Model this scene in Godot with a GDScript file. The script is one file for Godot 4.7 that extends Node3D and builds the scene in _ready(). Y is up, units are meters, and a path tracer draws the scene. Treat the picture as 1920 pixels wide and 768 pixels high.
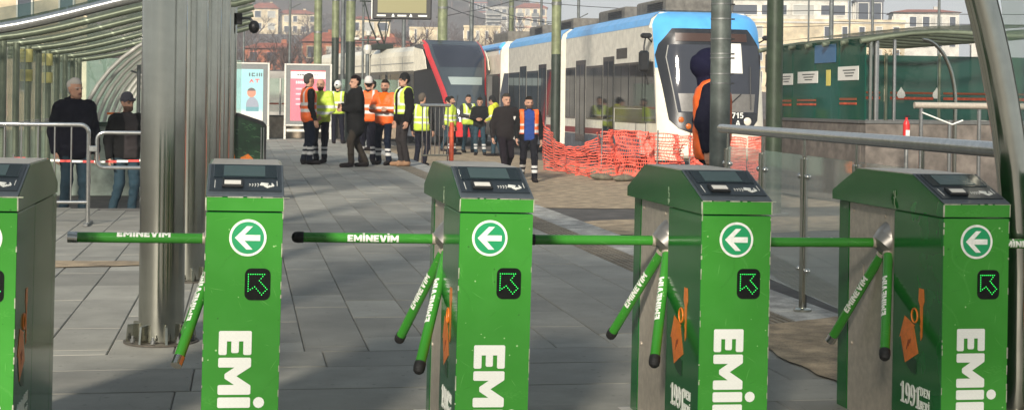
extends Node3D

# ---------------------------------------------------------------- helpers
var mats := {}
var meshes := {}
var names := {}
var rng := RandomNumberGenerator.new()
var smooth_id := 1
var letters := {}

func numbered(called: String) -> String:
	if not names.has(called):
		names[called] = 0
		return called
	names[called] += 1
	return "%s_%03d" % [called, names[called]]

func thing(called: String, label: String, category: String, at := Vector3.ZERO, turn := 0.0, group := "") -> Node3D:
	var o := Node3D.new()
	o.name = numbered(called)
	add_child(o)
	o.position = at
	o.rotation.y = turn
	o.set_meta("label", label)
	o.set_meta("category", category)
	if group != "":
		o.set_meta("group", group)
	return o

func part(called: String, mesh: Mesh, m: Material, parent: Node, label := "") -> MeshInstance3D:
	var o := MeshInstance3D.new()
	o.name = called
	o.mesh = mesh
	o.material_override = m
	parent.add_child(o, true)
	if label != "":
		o.set_meta("label", label)
	return o

func obj(called: String, st: SurfaceTool, m: Material, parent: Node, label := "") -> MeshInstance3D:
	st.generate_normals()
	return part(called, st.commit(), m, parent, label)

func structure(called: String, st: SurfaceTool, m: Material) -> MeshInstance3D:
	st.generate_normals()
	var o := part(numbered(called), st.commit(), m, self)
	o.set_meta("kind", "structure")
	return o

func sheet_mesh(st: SurfaceTool) -> ArrayMesh:
	st.generate_normals()
	return st.commit()

func S() -> SurfaceTool:
	var st := SurfaceTool.new()
	st.begin(Mesh.PRIMITIVE_TRIANGLES)
	return st

# points run counter-clockwise seen from outside
func tri(st: SurfaceTool, a: Vector3, b: Vector3, c: Vector3) -> void:
	st.add_vertex(a); st.add_vertex(c); st.add_vertex(b)

func q(st: SurfaceTool, a: Vector3, b: Vector3, c: Vector3, d: Vector3) -> void:
	st.add_vertex(a); st.add_vertex(c); st.add_vertex(b)
	st.add_vertex(a); st.add_vertex(d); st.add_vertex(c)

func flat(st: SurfaceTool) -> void:
	st.set_smooth_group(-1)

func soft(st: SurfaceTool) -> void:
	smooth_id += 1
	st.set_smooth_group(smooth_id)

func box(st: SurfaceTool, c: Vector3, s: Vector3, b := Basis(), bev := 0.0) -> void:
	flat(st)
	var h := s * 0.5
	if bev <= 0.0:
		var p := []
		for i in 8:
			p.append(c + b * Vector3(h.x if i & 1 else -h.x, h.y if i & 2 else -h.y, h.z if i & 4 else -h.z))
		q(st, p[4], p[5], p[7], p[6]); q(st, p[1], p[0], p[2], p[3])
		q(st, p[5], p[1], p[3], p[7]); q(st, p[0], p[4], p[6], p[2])
		q(st, p[6], p[7], p[3], p[2]); q(st, p[0], p[1], p[5], p[4])
		return
	var e := minf(bev, minf(h.x, minf(h.y, h.z)) * 0.95)
	var ax := [Vector3(1, 0, 0), Vector3(0, 1, 0), Vector3(0, 0, 1)]
	var inn := h - Vector3(e, e, e)
	var pt := func(sg: Vector3, face: int) -> Vector3:
		var v := Vector3(sg.x * inn.x, sg.y * inn.y, sg.z * inn.z)
		v[face] = sg[face] * h[face]
		return c + b * v
	for f in 3:
		var u := (f + 1) % 3
		var w := (f + 2) % 3
		for s1 in [-1.0, 1.0]:
			var k := []
			for t in [[-1.0, -1.0], [1.0, -1.0], [1.0, 1.0], [-1.0, 1.0]]:
				var sg := Vector3.ZERO
				sg[f] = s1; sg[u] = t[0]; sg[w] = t[1]
				k.append(pt.call(sg, f))
			if s1 > 0:
				q(st, k[0], k[1], k[2], k[3])
			else:
				q(st, k[3], k[2], k[1], k[0])
		for s1 in [-1.0, 1.0]:
			for s2 in [-1.0, 1.0]:
				var k2 := []
				for t2 in [[u, -1.0], [u, 1.0], [w, 1.0], [w, -1.0]]:
					var sg2 := Vector3.ZERO
					sg2[u] = s1; sg2[w] = s2; sg2[f] = t2[1]
					k2.append(pt.call(sg2, t2[0]))
				if s1 * s2 > 0:
					q(st, k2[3], k2[2], k2[1], k2[0])
				else:
					q(st, k2[0], k2[1], k2[2], k2[3])
	for i in 8:
		var sg3 := Vector3(1.0 if i & 1 else -1.0, 1.0 if i & 2 else -1.0, 1.0 if i & 4 else -1.0)
		var a0: Vector3 = pt.call(sg3, 0)
		var a1: Vector3 = pt.call(sg3, 1)
		var a2: Vector3 = pt.call(sg3, 2)
		if sg3.x * sg3.y * sg3.z > 0:
			tri(st, a0, a1, a2)
		else:
			tri(st, a0, a2, a1)

func boxo(called: String, c: Vector3, s: Vector3, m: Material, parent: Node, bev := 0.0, b := Basis()) -> MeshInstance3D:
	var st := S()
	box(st, c, s, b, bev)
	return obj(called, st, m, parent)

# polygon in the XY plane (counter-clockwise), pushed from z0 to z1 (z1 > z0)
func prism(st: SurfaceTool, poly: PackedVector2Array, z0: float, z1: float, xf := Transform3D()) -> void:
	flat(st)
	var p := poly
	if Geometry2D.is_polygon_clockwise(p):
		p = p.duplicate(); p.reverse()
	var t := Geometry2D.triangulate_polygon(p)
	for i in range(0, t.size(), 3):
		var a := p[t[i]]
		var b := p[t[i + 1]]
		var c := p[t[i + 2]]
		if (b - a).cross(c - a) < 0:
			var k := b
			b = c
			c = k
		tri(st, xf * Vector3(a.x, a.y, z1), xf * Vector3(b.x, b.y, z1), xf * Vector3(c.x, c.y, z1))
		tri(st, xf * Vector3(a.x, a.y, z0), xf * Vector3(c.x, c.y, z0), xf * Vector3(b.x, b.y, z0))
	for i in p.size():
		var a2 := p[i]
		var b2 := p[(i + 1) % p.size()]
		q(st, xf * Vector3(a2.x, a2.y, z0), xf * Vector3(b2.x, b2.y, z0), xf * Vector3(b2.x, b2.y, z1), xf * Vector3(a2.x, a2.y, z1))

func tube(st: SurfaceTool, pts: Array, r0: float, seg := 12, r1 := -1.0, caps := true) -> void:
	var n := pts.size()
	if r1 < 0:
		r1 = r0
	var up := Vector3.UP
	var d0: Vector3 = (pts[1] - pts[0]).normalized()
	if absf(d0.dot(up)) > 0.9:
		up = Vector3(1, 0, 0)
	var side := d0.cross(up).normalized()
	var rings := []
	for i in n:
		var d: Vector3
		if i == 0:
			d = (pts[1] - pts[0]).normalized()
		elif i == n - 1:
			d = (pts[i] - pts[i - 1]).normalized()
		else:
			d = (pts[i + 1] - pts[i - 1]).normalized()
		side = (side - d * side.dot(d)).normalized()
		var w := d.cross(side)
		var r := lerpf(r0, r1, float(i) / float(n - 1))
		var ring := []
		for k in seg:
			var a := TAU * k / seg
			ring.append(pts[i] + (side * cos(a) + w * sin(a)) * r)
		rings.append(ring)
	soft(st)
	for i in n - 1:
		for k in seg:
			var k2 := (k + 1) % seg
			q(st, rings[i][k], rings[i][k2], rings[i + 1][k2], rings[i + 1][k])
	if caps:
		flat(st)
		for k in seg:
			var k2 := (k + 1) % seg
			tri(st, pts[0], rings[0][k2], rings[0][k])
			tri(st, pts[n - 1], rings[n - 1][k], rings[n - 1][k2])

func tubeo(called: String, pts: Array, r: float, m: Material, parent: Node, seg := 12, r1 := -1.0) -> MeshInstance3D:
	var st := S()
	tube(st, pts, r, seg, r1)
	return obj(called, st, m, parent)

# profile: array of Vector2(radius, height) from bottom to top
func lathe(st: SurfaceTool, prof: Array, seg := 16, xf := Transform3D()) -> void:
	for i in prof.size() - 1:
		soft(st)
		var a: Vector2 = prof[i]
		var b: Vector2 = prof[i + 1]
		for k in seg:
			var t0 := TAU * k / seg
			var t1 := TAU * (k + 1) / seg
			var p0 := xf * Vector3(a.x * cos(t0), a.y, -a.x * sin(t0))
			var p1 := xf * Vector3(a.x * cos(t1), a.y, -a.x * sin(t1))
			var p2 := xf * Vector3(b.x * cos(t1), b.y, -b.x * sin(t1))
			var p3 := xf * Vector3(b.x * cos(t0), b.y, -b.x * sin(t0))
			if a.x > 0.0001:
				tri(st, p0, p1, p2)
			if b.x > 0.0001:
				tri(st, p0, p2, p3)

func ell(st: SurfaceTool, c: Vector3, r: Vector3, seg := 12, rows := 8, b := Basis()) -> void:
	soft(st)
	for i in rows:
		var v0 := PI * i / rows - PI / 2
		var v1 := PI * (i + 1) / rows - PI / 2
		for k in seg:
			var u0 := TAU * k / seg
			var u1 := TAU * (k + 1) / seg
			var p := func(u: float, v: float) -> Vector3:
				return c + b * (Vector3(cos(u) * cos(v), sin(v), -sin(u) * cos(v)) * r)
			if i > 0:
				tri(st, p.call(u0, v0), p.call(u1, v0), p.call(u1, v1))
			if i < rows - 1:
				tri(st, p.call(u0, v0), p.call(u1, v1), p.call(u0, v1))

func rect(w: float, h: float, r := 0.0, cx := 0.0, cy := 0.0) -> PackedVector2Array:
	var p := PackedVector2Array()
	if r <= 0.0:
		for s in [[-1, -1], [1, -1], [1, 1], [-1, 1]]:
			p.append(Vector2(cx + s[0] * w / 2, cy + s[1] * h / 2))
		return p
	var cs := [[1, -1, -90], [1, 1, 0], [-1, 1, 90], [-1, -1, 180]]
	for s in cs:
		for i in 5:
			var a := deg_to_rad(s[2] + i * 22.5)
			p.append(Vector2(cx + s[0] * (w / 2 - r) + cos(a) * r, cy + s[1] * (h / 2 - r) + sin(a) * r))
	return p

func disc(r: float, n := 28, cx := 0.0, cy := 0.0) -> PackedVector2Array:
	var p := PackedVector2Array()
	for i in n:
		p.append(Vector2(cx + cos(TAU * i / n) * r, cy + sin(TAU * i / n) * r))
	return p

# ---------------------------------------------------------------- textures and materials
func noise_image(seed_: int, freq: float, octaves: int, lo: float, hi: float, size := 256, gain := 0.55, stretch := Vector2.ONE) -> Image:
	var n := FastNoiseLite.new()
	n.seed = seed_
	n.noise_type = FastNoiseLite.TYPE_SIMPLEX_SMOOTH
	n.frequency = freq
	n.fractal_octaves = octaves
	n.fractal_gain = gain
	var im := n.get_seamless_image(size, size)
	var outp := Image.create(size, size, false, Image.FORMAT_RGB8)
	for y in size:
		for x in size:
			var sx := int(x * stretch.x) % size
			var sy := int(y * stretch.y) % size
			var v := im.get_pixel(sx, sy).r
			v = lerpf(lo, hi, clampf(v, 0.0, 1.0))
			outp.set_pixel(x, y, Color(v, v, v))
	return outp

func grit_image(seed_: int, lo: float, hi: float, speck: float, size := 256) -> Image:
	var r := RandomNumberGenerator.new()
	r.seed = seed_
	var im := noise_image(seed_, 0.012, 5, lo, hi, size, 0.6)
	for i in int(size * size * speck):
		var x := r.randi() % size
		var y := r.randi() % size
		var k := r.randf_range(0.72, 1.12)
		var c := im.get_pixel(x, y)
		im.set_pixel(x, y, Color(minf(c.r * k, 1), minf(c.g * k, 1), minf(c.b * k, 1)))
	im.generate_mipmaps()
	return im

func dab(im: Image, x: int, y: int, c: Color, a: float) -> void:
	var n := im.get_width()
	x = posmod(x, n)
	y = posmod(y, n)
	im.set_pixel(x, y, im.get_pixel(x, y).lerp(c, a))

# printed green film with scratches, scuffs and rubbed spots
func vinyl_image() -> Image:
	var n := 1024
	var r := RandomNumberGenerator.new()
	r.seed = 71
	var nz := FastNoiseLite.new()
	nz.seed = 19
	nz.frequency = 0.006
	nz.fractal_octaves = 4
	var base := rgb(53, 128, 42)
	var im := Image.create(n, n, false, Image.FORMAT_RGB8)
	im.fill(base)
	var sm := nz.get_seamless_image(n, n)
	for y in n:
		for x in n:
			var v := sm.get_pixel(x, y).r
			im.set_pixel(x, y, base.lerp(rgb(64, 138, 54), clampf(v * 1.6 - 0.5, 0.0, 1.0) * 0.5))
	for i in 150:
		var p := Vector2(r.randf() * n, r.randf() * n)
		var a := r.randf_range(-0.7, 0.7) + (PI / 2 if r.randf() < 0.45 else 0.0)
		var l := r.randi_range(5, 60)
		var c := rgb(176, 206, 150) if r.randf() < 0.75 else rgb(30, 78, 26)
		var k := r.randf_range(0.15, 0.6)
		for j in l:
			a += r.randf_range(-0.05, 0.05)
			p += Vector2(cos(a), sin(a))
			dab(im, int(p.x), int(p.y), c, k * sin(PI * j / l))
	for i in 130:
		var q0 := Vector2(r.randf() * n, r.randf() * n)
		var rad := r.randf_range(0.8, 3.4)
		var c2 := rgb(196, 214, 172) if r.randf() < 0.6 else rgb(40, 84, 34)
		for yy in range(-4, 5):
			for xx in range(-4, 5):
				if Vector2(xx, yy * r.randf_range(0.7, 1.5)).length() < rad:
					dab(im, int(q0.x) + xx, int(q0.y) + yy, c2, 0.7)
	# rubbed patches, made of many short strokes
	for i in 12:
		var q1 := Vector2(r.randf() * n, r.randf() * n)
		for j in 120:
			var o := Vector2(r.randfn() * 34.0, r.randfn() * 9.0)
			for k2 in r.randi_range(2, 9):
				dab(im, int(q1.x + o.x) + k2, int(q1.y + o.y), rgb(120, 176, 98), 0.22)
	for i in 16:
		var p2 := Vector2(r.randf() * n, r.randf() * n)
		var a2 := r.randf() * TAU
		var c3 := rgb(110, 168, 92) if r.randf() < 0.5 else rgb(40, 100, 34)
		for j in r.randi_range(60, 200):
			a2 += r.randf_range(-0.03, 0.05)
			p2 += Vector2(cos(a2), sin(a2))
			for k3 in 4:
				dab(im, int(p2.x + r.randf_range(-4, 4)), int(p2.y + r.randf_range(-4, 4)), c3, 0.25)
	return im

# grey stone with gum spots, drips and worn tracks
func paving_image() -> Image:
	var n := 1024
	var r := RandomNumberGenerator.new()
	r.seed = 171
	var nz := FastNoiseLite.new()
	nz.seed = 29
	nz.frequency = 0.004
	nz.fractal_octaves = 5
	nz.fractal_gain = 0.6
	var sm := nz.get_seamless_image(n, n)
	var im := Image.create(n, n, false, Image.FORMAT_RGB8)
	for y in n:
		for x in n:
			var v := 0.86 + 0.16 * (sm.get_pixel(x, y).r - 0.5) + r.randf_range(-0.035, 0.035)
			im.set_pixel(x, y, Color(v, v * 0.995, v * 0.97))
	for i in 240:
		var q0 := Vector2(r.randf() * n, r.randf() * n)
		var rad := r.randf_range(1.0, 4.5)
		var c := Color(0.5, 0.49, 0.47) if r.randf() < 0.7 else Color(0.98, 0.97, 0.95)
		for yy in range(-5, 6):
			for xx in range(-5, 6):
				if Vector2(xx, yy).length() < rad * r.randf_range(0.8, 1.1):
					dab(im, int(q0.x) + xx, int(q0.y) + yy, c, 0.45)
	for i in 40:
		var p := Vector2(r.randf() * n, r.randf() * n)
		var a := r.randf() * TAU
		for j in r.randi_range(30, 160):
			a += r.randf_range(-0.12, 0.12)
			p += Vector2(cos(a), sin(a))
			dab(im, int(p.x), int(p.y), Color(0.6, 0.59, 0.57), 0.4)
	return im

var tex := {}
func texture(key: String) -> Texture2D:
	if tex.has(key):
		return tex[key]
	var im: Image
	match key:
		"grit": im = grit_image(11, 0.72, 1.0, 0.5)
		"stain": im = grit_image(23, 0.6, 1.05, 0.35, 512)
		"soft": im = noise_image(5, 0.02, 4, 0.86, 1.0)
		"fine": im = noise_image(7, 0.008, 4, 0.93, 1.0)
		"dirty": im = noise_image(9, 0.011, 5, 0.62, 1.0, 256, 0.65)
		"brushed": im = noise_image(31, 0.05, 4, 0.78, 1.0, 256, 0.7, Vector2(6, 1))
		"rough": im = noise_image(41, 0.02, 4, 0.35, 0.8)
		"cloth": im = noise_image(51, 0.06, 3, 0.78, 1.0)
		"vinyl", "paving": pass
		"bumps": im = noise_image(61, 0.05, 4, 0.0, 1.0)
	if key == "vinyl":
		im = vinyl_image()
	elif key == "paving":
		im = paving_image()
	var t := ImageTexture.create_from_image(im)
	tex[key] = t
	return t

func mat(key: String, col := Color.WHITE, rough := 0.6, metal := 0.0, tx := "", scale := 1.0, world := true, opts := {}) -> StandardMaterial3D:
	if mats.has(key):
		return mats[key]
	var m := StandardMaterial3D.new()
	m.albedo_color = col
	m.roughness = rough
	m.metallic = metal
	if tx != "":
		m.albedo_texture = texture(tx)
		m.uv1_triplanar = true
		m.uv1_world_triplanar = world
		m.uv1_scale = Vector3.ONE * scale
		if opts.has("stretch"):
			m.uv1_scale = opts.stretch
	if opts.has("roughtex"):
		m.roughness_texture = texture(opts.roughtex)
		m.uv1_triplanar = true
		m.uv1_world_triplanar = world
		if tx == "":
			m.uv1_scale = Vector3.ONE * scale
	if opts.has("bump"):
		m.heightmap_enabled = true
		m.heightmap_texture = texture("bumps")
		m.heightmap_scale = opts.bump
		m.uv1_triplanar = true
		m.uv1_world_triplanar = world
	if opts.has("coat"):
		m.clearcoat_enabled = true
		m.clearcoat = opts.coat
		m.clearcoat_roughness = opts.get("coat_rough", 0.08)
	if opts.has("alpha"):
		m.transparency = BaseMaterial3D.TRANSPARENCY_ALPHA
		m.albedo_color.a = opts.alpha
	if opts.has("glow"):
		m.emission_enabled = true
		m.emission = opts.glow
		m.emission_energy_multiplier = opts.get("glow_energy", 1.0)
	if opts.has("vertex"):
		m.vertex_color_use_as_albedo = true
	if opts.has("spec"):
		m.metallic_specular = opts.spec
	mats[key] = m
	return m

func rgb(r: float, g: float, b: float) -> Color:
	return Color(r / 255.0, g / 255.0, b / 255.0)

func make_materials() -> void:
	mat("steel", rgb(188, 188, 176), 0.15, 1.0, "fine", 3.0, false)
	mat("steel_shiny", rgb(196, 196, 192), 0.2, 0.95, "soft", 3.0, false)
	mat("steel_dull", rgb(192, 182, 166), 0.38, 0.3, "soft", 4.0, false)
	mat("galvanised", rgb(140, 142, 140), 0.5, 0.6, "dirty", 2.0)
	mat("vinyl_deep", rgb(22, 98, 38), 0.14, 0.0, "fine", 2.0, true, {"spec": 0.5})
	mat("vinyl", Color.WHITE, 0.2, 0.0, "vinyl", 1.0, true, {"spec": 0.45})
	mat("edge_worn", rgb(196, 200, 176), 0.5, 0.3, "dirty", 9.0, false)
	mat("white_print", rgb(232, 234, 226), 0.5, 0.0, "soft", 6.0, false)
	mat("sign_teal", rgb(18, 138, 84), 0.4)
	mat("panel_grey", rgb(84, 92, 98), 0.42, 0.2, "soft", 5.0, false)
	mat("panel_dark", rgb(38, 46, 52), 0.3, 0.1, "soft", 5.0, false)
	mat("screen_dark", rgb(20, 32, 36), 0.12)
	mat("screen_lcd", rgb(62, 80, 80), 0.2)
	mat("black_plastic", rgb(22, 23, 24), 0.45, 0.0, "soft", 4.0, false)
	mat("rubber", rgb(20, 20, 20), 0.7)
	mat("led_glass", rgb(8, 14, 10), 0.12)
	mat("led", rgb(40, 220, 90), 0.4, 0.0, "", 1.0, false, {"glow": rgb(40, 235, 90), "glow_energy": 1.0})
	mat("led_off", rgb(30, 60, 36), 0.4)
	mat("orange_print", rgb(240, 128, 38), 0.35, 0.0, "soft", 6.0, false)
	mat("orange_line", rgb(132, 62, 24), 0.4)
	mat("dark_green_print", rgb(14, 62, 26), 0.35)
	mat("pole_green", rgb(66, 80, 60), 0.45, 0.1, "dirty", 0.9, true)
	mat("pole_light", rgb(134, 142, 104), 0.5, 0.1, "dirty", 0.9, true)
	mat("pole_dark", rgb(52, 62, 52), 0.5, 0.1, "dirty", 0.9, true)
	mat("pole_grey", rgb(112, 118, 116), 0.55, 0.3, "dirty", 0.9, true)
	mat("glass_clear", rgb(190, 205, 196), 0.03, 0.0, "", 1, false, {"alpha": 0.14})
	mat("glass_green", rgb(20, 74, 62), 0.06, 0.0, "", 1, false, {"alpha": 0.86, "spec": 0.15})
	mat("glass_pale", rgb(140, 172, 150), 0.1, 0.0, "", 1, false, {"alpha": 0.22})
	mat("glass_roof", rgb(26, 62, 50), 0.15, 0.0, "", 1, false, {"alpha": 0.55})
	mat("glass_dark", rgb(24, 27, 30), 0.05, 0.0, "", 1, false, {"spec": 0.6})
	mat("glass_cab", rgb(54, 57, 64), 0.05, 0.0, "", 1, false, {"spec": 0.4})
	mat("cream", rgb(232, 226, 206), 0.32, 0.0, "soft", 0.5, false, {"coat": 0.3})
	mat("tram_grey", rgb(226, 222, 208), 0.35, 0.0, "soft", 0.6, false, {"coat": 0.3})
	mat("tram_blue", rgb(84, 168, 232), 0.32, 0.0, "soft", 0.5, false, {"coat": 0.3})
	mat("tram_red", rgb(196, 44, 48), 0.3, 0.0, "soft", 0.5, false, {"coat": 0.4})
	mat("stripe_red", rgb(126, 40, 48), 0.4, 0.0, "soft", 1.0, false)
	mat("tram_black", rgb(30, 31, 34), 0.25, 0.0, "soft", 1.0, false, {"coat": 0.4})
	mat("bellows", rgb(46, 46, 48), 0.8)
	mat("paper", rgb(206, 204, 196), 0.8)
	mat("lamp_glass", rgb(206, 200, 184), 0.15)
	mat("amber", rgb(178, 92, 30), 0.25)
	mat("net_orange", rgb(238, 104, 84), 0.6, 0.0, "soft", 2.0)
	mat("post_orange", rgb(216, 88, 46), 0.6, 0.0, "dirty", 2.0)
	mat("wall_beige", rgb(190, 172, 148), 0.85, 0.0, "dirty", 0.7)
	mat("wall_brown", rgb(118, 110, 102), 0.85, 0.0, "dirty", 0.8)
	mat("wall_pale", rgb(176, 190, 176), 0.7, 0.0, "dirty", 0.6)
	mat("frame_white", rgb(206, 204, 194), 0.5, 0.2, "soft", 2.0)
	mat("frame_grey", rgb(98, 100, 98), 0.5, 0.2, "soft", 2.0)
	mat("body", Color.WHITE, 0.9, 0.0, "cloth", 5.0, false, {"vertex": true, "spec": 0.2})
	mat("hivis", Color.WHITE, 0.6, 0.0, "cloth", 4.0, false, {"vertex": true})
	mat("asphalt", rgb(84, 80, 75), 0.9, 0.0, "stain", 0.35, true, {"bump": 0.15})
	mat("sand_and_sun", rgb(176, 156, 126), 0.95, 0.0, "stain", 0.5, true, {"bump": 0.3})
	mat("bed", rgb(122, 119, 112), 0.95, 0.0, "grit", 1.0)
	for i in 7:
		var k: float = [0.95, 1.0, 1.04, 0.975, 1.08, 0.91, 1.02][i]
		mat("paver%d" % i, Color(0.585 * k, 0.58 * k, 0.555 * k), 0.75, 0.0, "paving", 0.33 + 0.03 * i, true)
	mat("tactile", rgb(140, 130, 112), 0.85, 0.0, "grit", 0.8)
	mat("strip_light", rgb(182, 180, 172), 0.8, 0.0, "stain", 0.5)
	mat("hill", rgb(92, 80, 74), 1.0, 0.0, "stain", 0.02)
	mat("far_ground", rgb(120, 114, 104), 0.95, 0.0, "stain", 0.1)
	mat("twig", rgb(84, 70, 64), 0.95)
	mat("bark", rgb(92, 78, 66), 0.95)
	mat("evergreen", rgb(76, 84, 46), 0.9)
	mat("roof_tile", rgb(168, 92, 66), 0.85, 0.0, "dirty", 0.25)
	mat("brick", rgb(170, 104, 74), 0.9, 0.0, "dirty", 0.4)
	mat("plaster_cream", rgb(226, 208, 172), 0.85, 0.0, "dirty", 0.12)
	mat("plaster_white", rgb(224, 220, 208), 0.85, 0.0, "dirty", 0.12)
	mat("plaster_grey", rgb(176, 172, 164), 0.85, 0.0, "dirty", 0.12)
	mat("plaster_rose", rgb(190, 120, 104), 0.85, 0.0, "dirty", 0.12)
	mat("tower_slate", rgb(96, 98, 110), 0.7, 0.0, "dirty", 0.12)
	mat("window_far", rgb(66, 70, 78), 0.12)
	mat("window_light", rgb(150, 150, 144), 0.3)
	mat("blue_panel", rgb(44, 92, 132), 0.3)
	mat("red_can", rgb(190, 40, 40), 0.4)
	mat("yellow_paint", rgb(200, 186, 96), 0.5)
	mat("lamp_yellow", rgb(196, 190, 118), 0.5)
	mat("display_olive", rgb(124, 120, 84), 0.35)
	mat("tape_red", rgb(200, 62, 54), 0.5)

func M(k: String) -> StandardMaterial3D:
	return mats[k]

# ---------------------------------------------------------------- lettering
func make_letters() -> void:
	var raw := {
		"E": [[0, 0], [.74, 0], [.74, .25], [.32, .25], [.32, .385], [.68, .385], [.68, .615], [.32, .615], [.32, .75], [.74, .75], [.74, 1], [0, 1]],
		"M": [[0, 0], [.3, 0], [.3, .5], [.5, .2], [.64, .2], [.84, .5], [.84, 0], [1.14, 0], [1.14, 1], [.86, 1], [.57, .56], [.28, 1], [0, 1]],
		"I": [[0, 0], [.32, 0], [.32, 1], [0, 1]],
		"N": [[0, 0], [.3, 0], [.3, .5], [.68, 0], [.96, 0], [.96, 1], [.66, 1], [.66, .5], [.28, 1], [0, 1]],
		"V": [[.33, 0], [.67, 0], [1.0, 1], [.67, 1], [.5, .42], [.33, 1], [0, 1]]}
	for k in raw:
		var p := PackedVector2Array()
		for v in raw[k]:
			p.append(Vector2(v[0], v[1]))
		var g := Geometry2D.offset_polygon(p, -0.035, Geometry2D.JOIN_MITER)
		if g.size() > 0:
			var g2 := Geometry2D.offset_polygon(g[0], 0.035, Geometry2D.JOIN_ROUND)
			if g2.size() > 0:
				p = g2[0]
		letters[k] = p

func word_polys(word: String, gap := 0.1) -> Array:
	var outp := []
	var x := 0.0
	for ch in word:
		var key := "I" if ch == "İ" else ch
		var p: PackedVector2Array = letters[key]
		var w := 0.0
		var moved := PackedVector2Array()
		for v in p:
			moved.append(v + Vector2(x, 0))
			w = maxf(w, v.x)
		outp.append(moved)
		if ch == "İ":
			outp.append(disc(0.17, 12, x + 0.16, 1.26))
		x += w + gap
	return outp

func text_mesh(s: String, height: float, depth: float, fnt := "Droid Sans", bold := true) -> TextMesh:
	var t := TextMesh.new()
	var f := SystemFont.new()
	f.font_names = PackedStringArray([fnt])
	if bold:
		f.font_weight = 700
	t.font = f
	t.text = s
	t.font_size = 32
	t.pixel_size = height / 23.0
	t.depth = depth
	t.curve_step = 1.0
	return t

func text_part(called: String, s: String, height: float, m: Material, parent: Node, xf: Transform3D, fnt := "Droid Sans") -> MeshInstance3D:
	var o := part(called, text_mesh(s, height, height * 0.04 + 0.001, fnt), m, parent)
	o.transform = xf
	return o

# ---------------------------------------------------------------- people: one continuous skin over a skeleton
# a bone: [a, b, ra, rb, zsquash, colour index]
var cloth_noise := FastNoiseLite.new()
var no_cut: Callable

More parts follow.
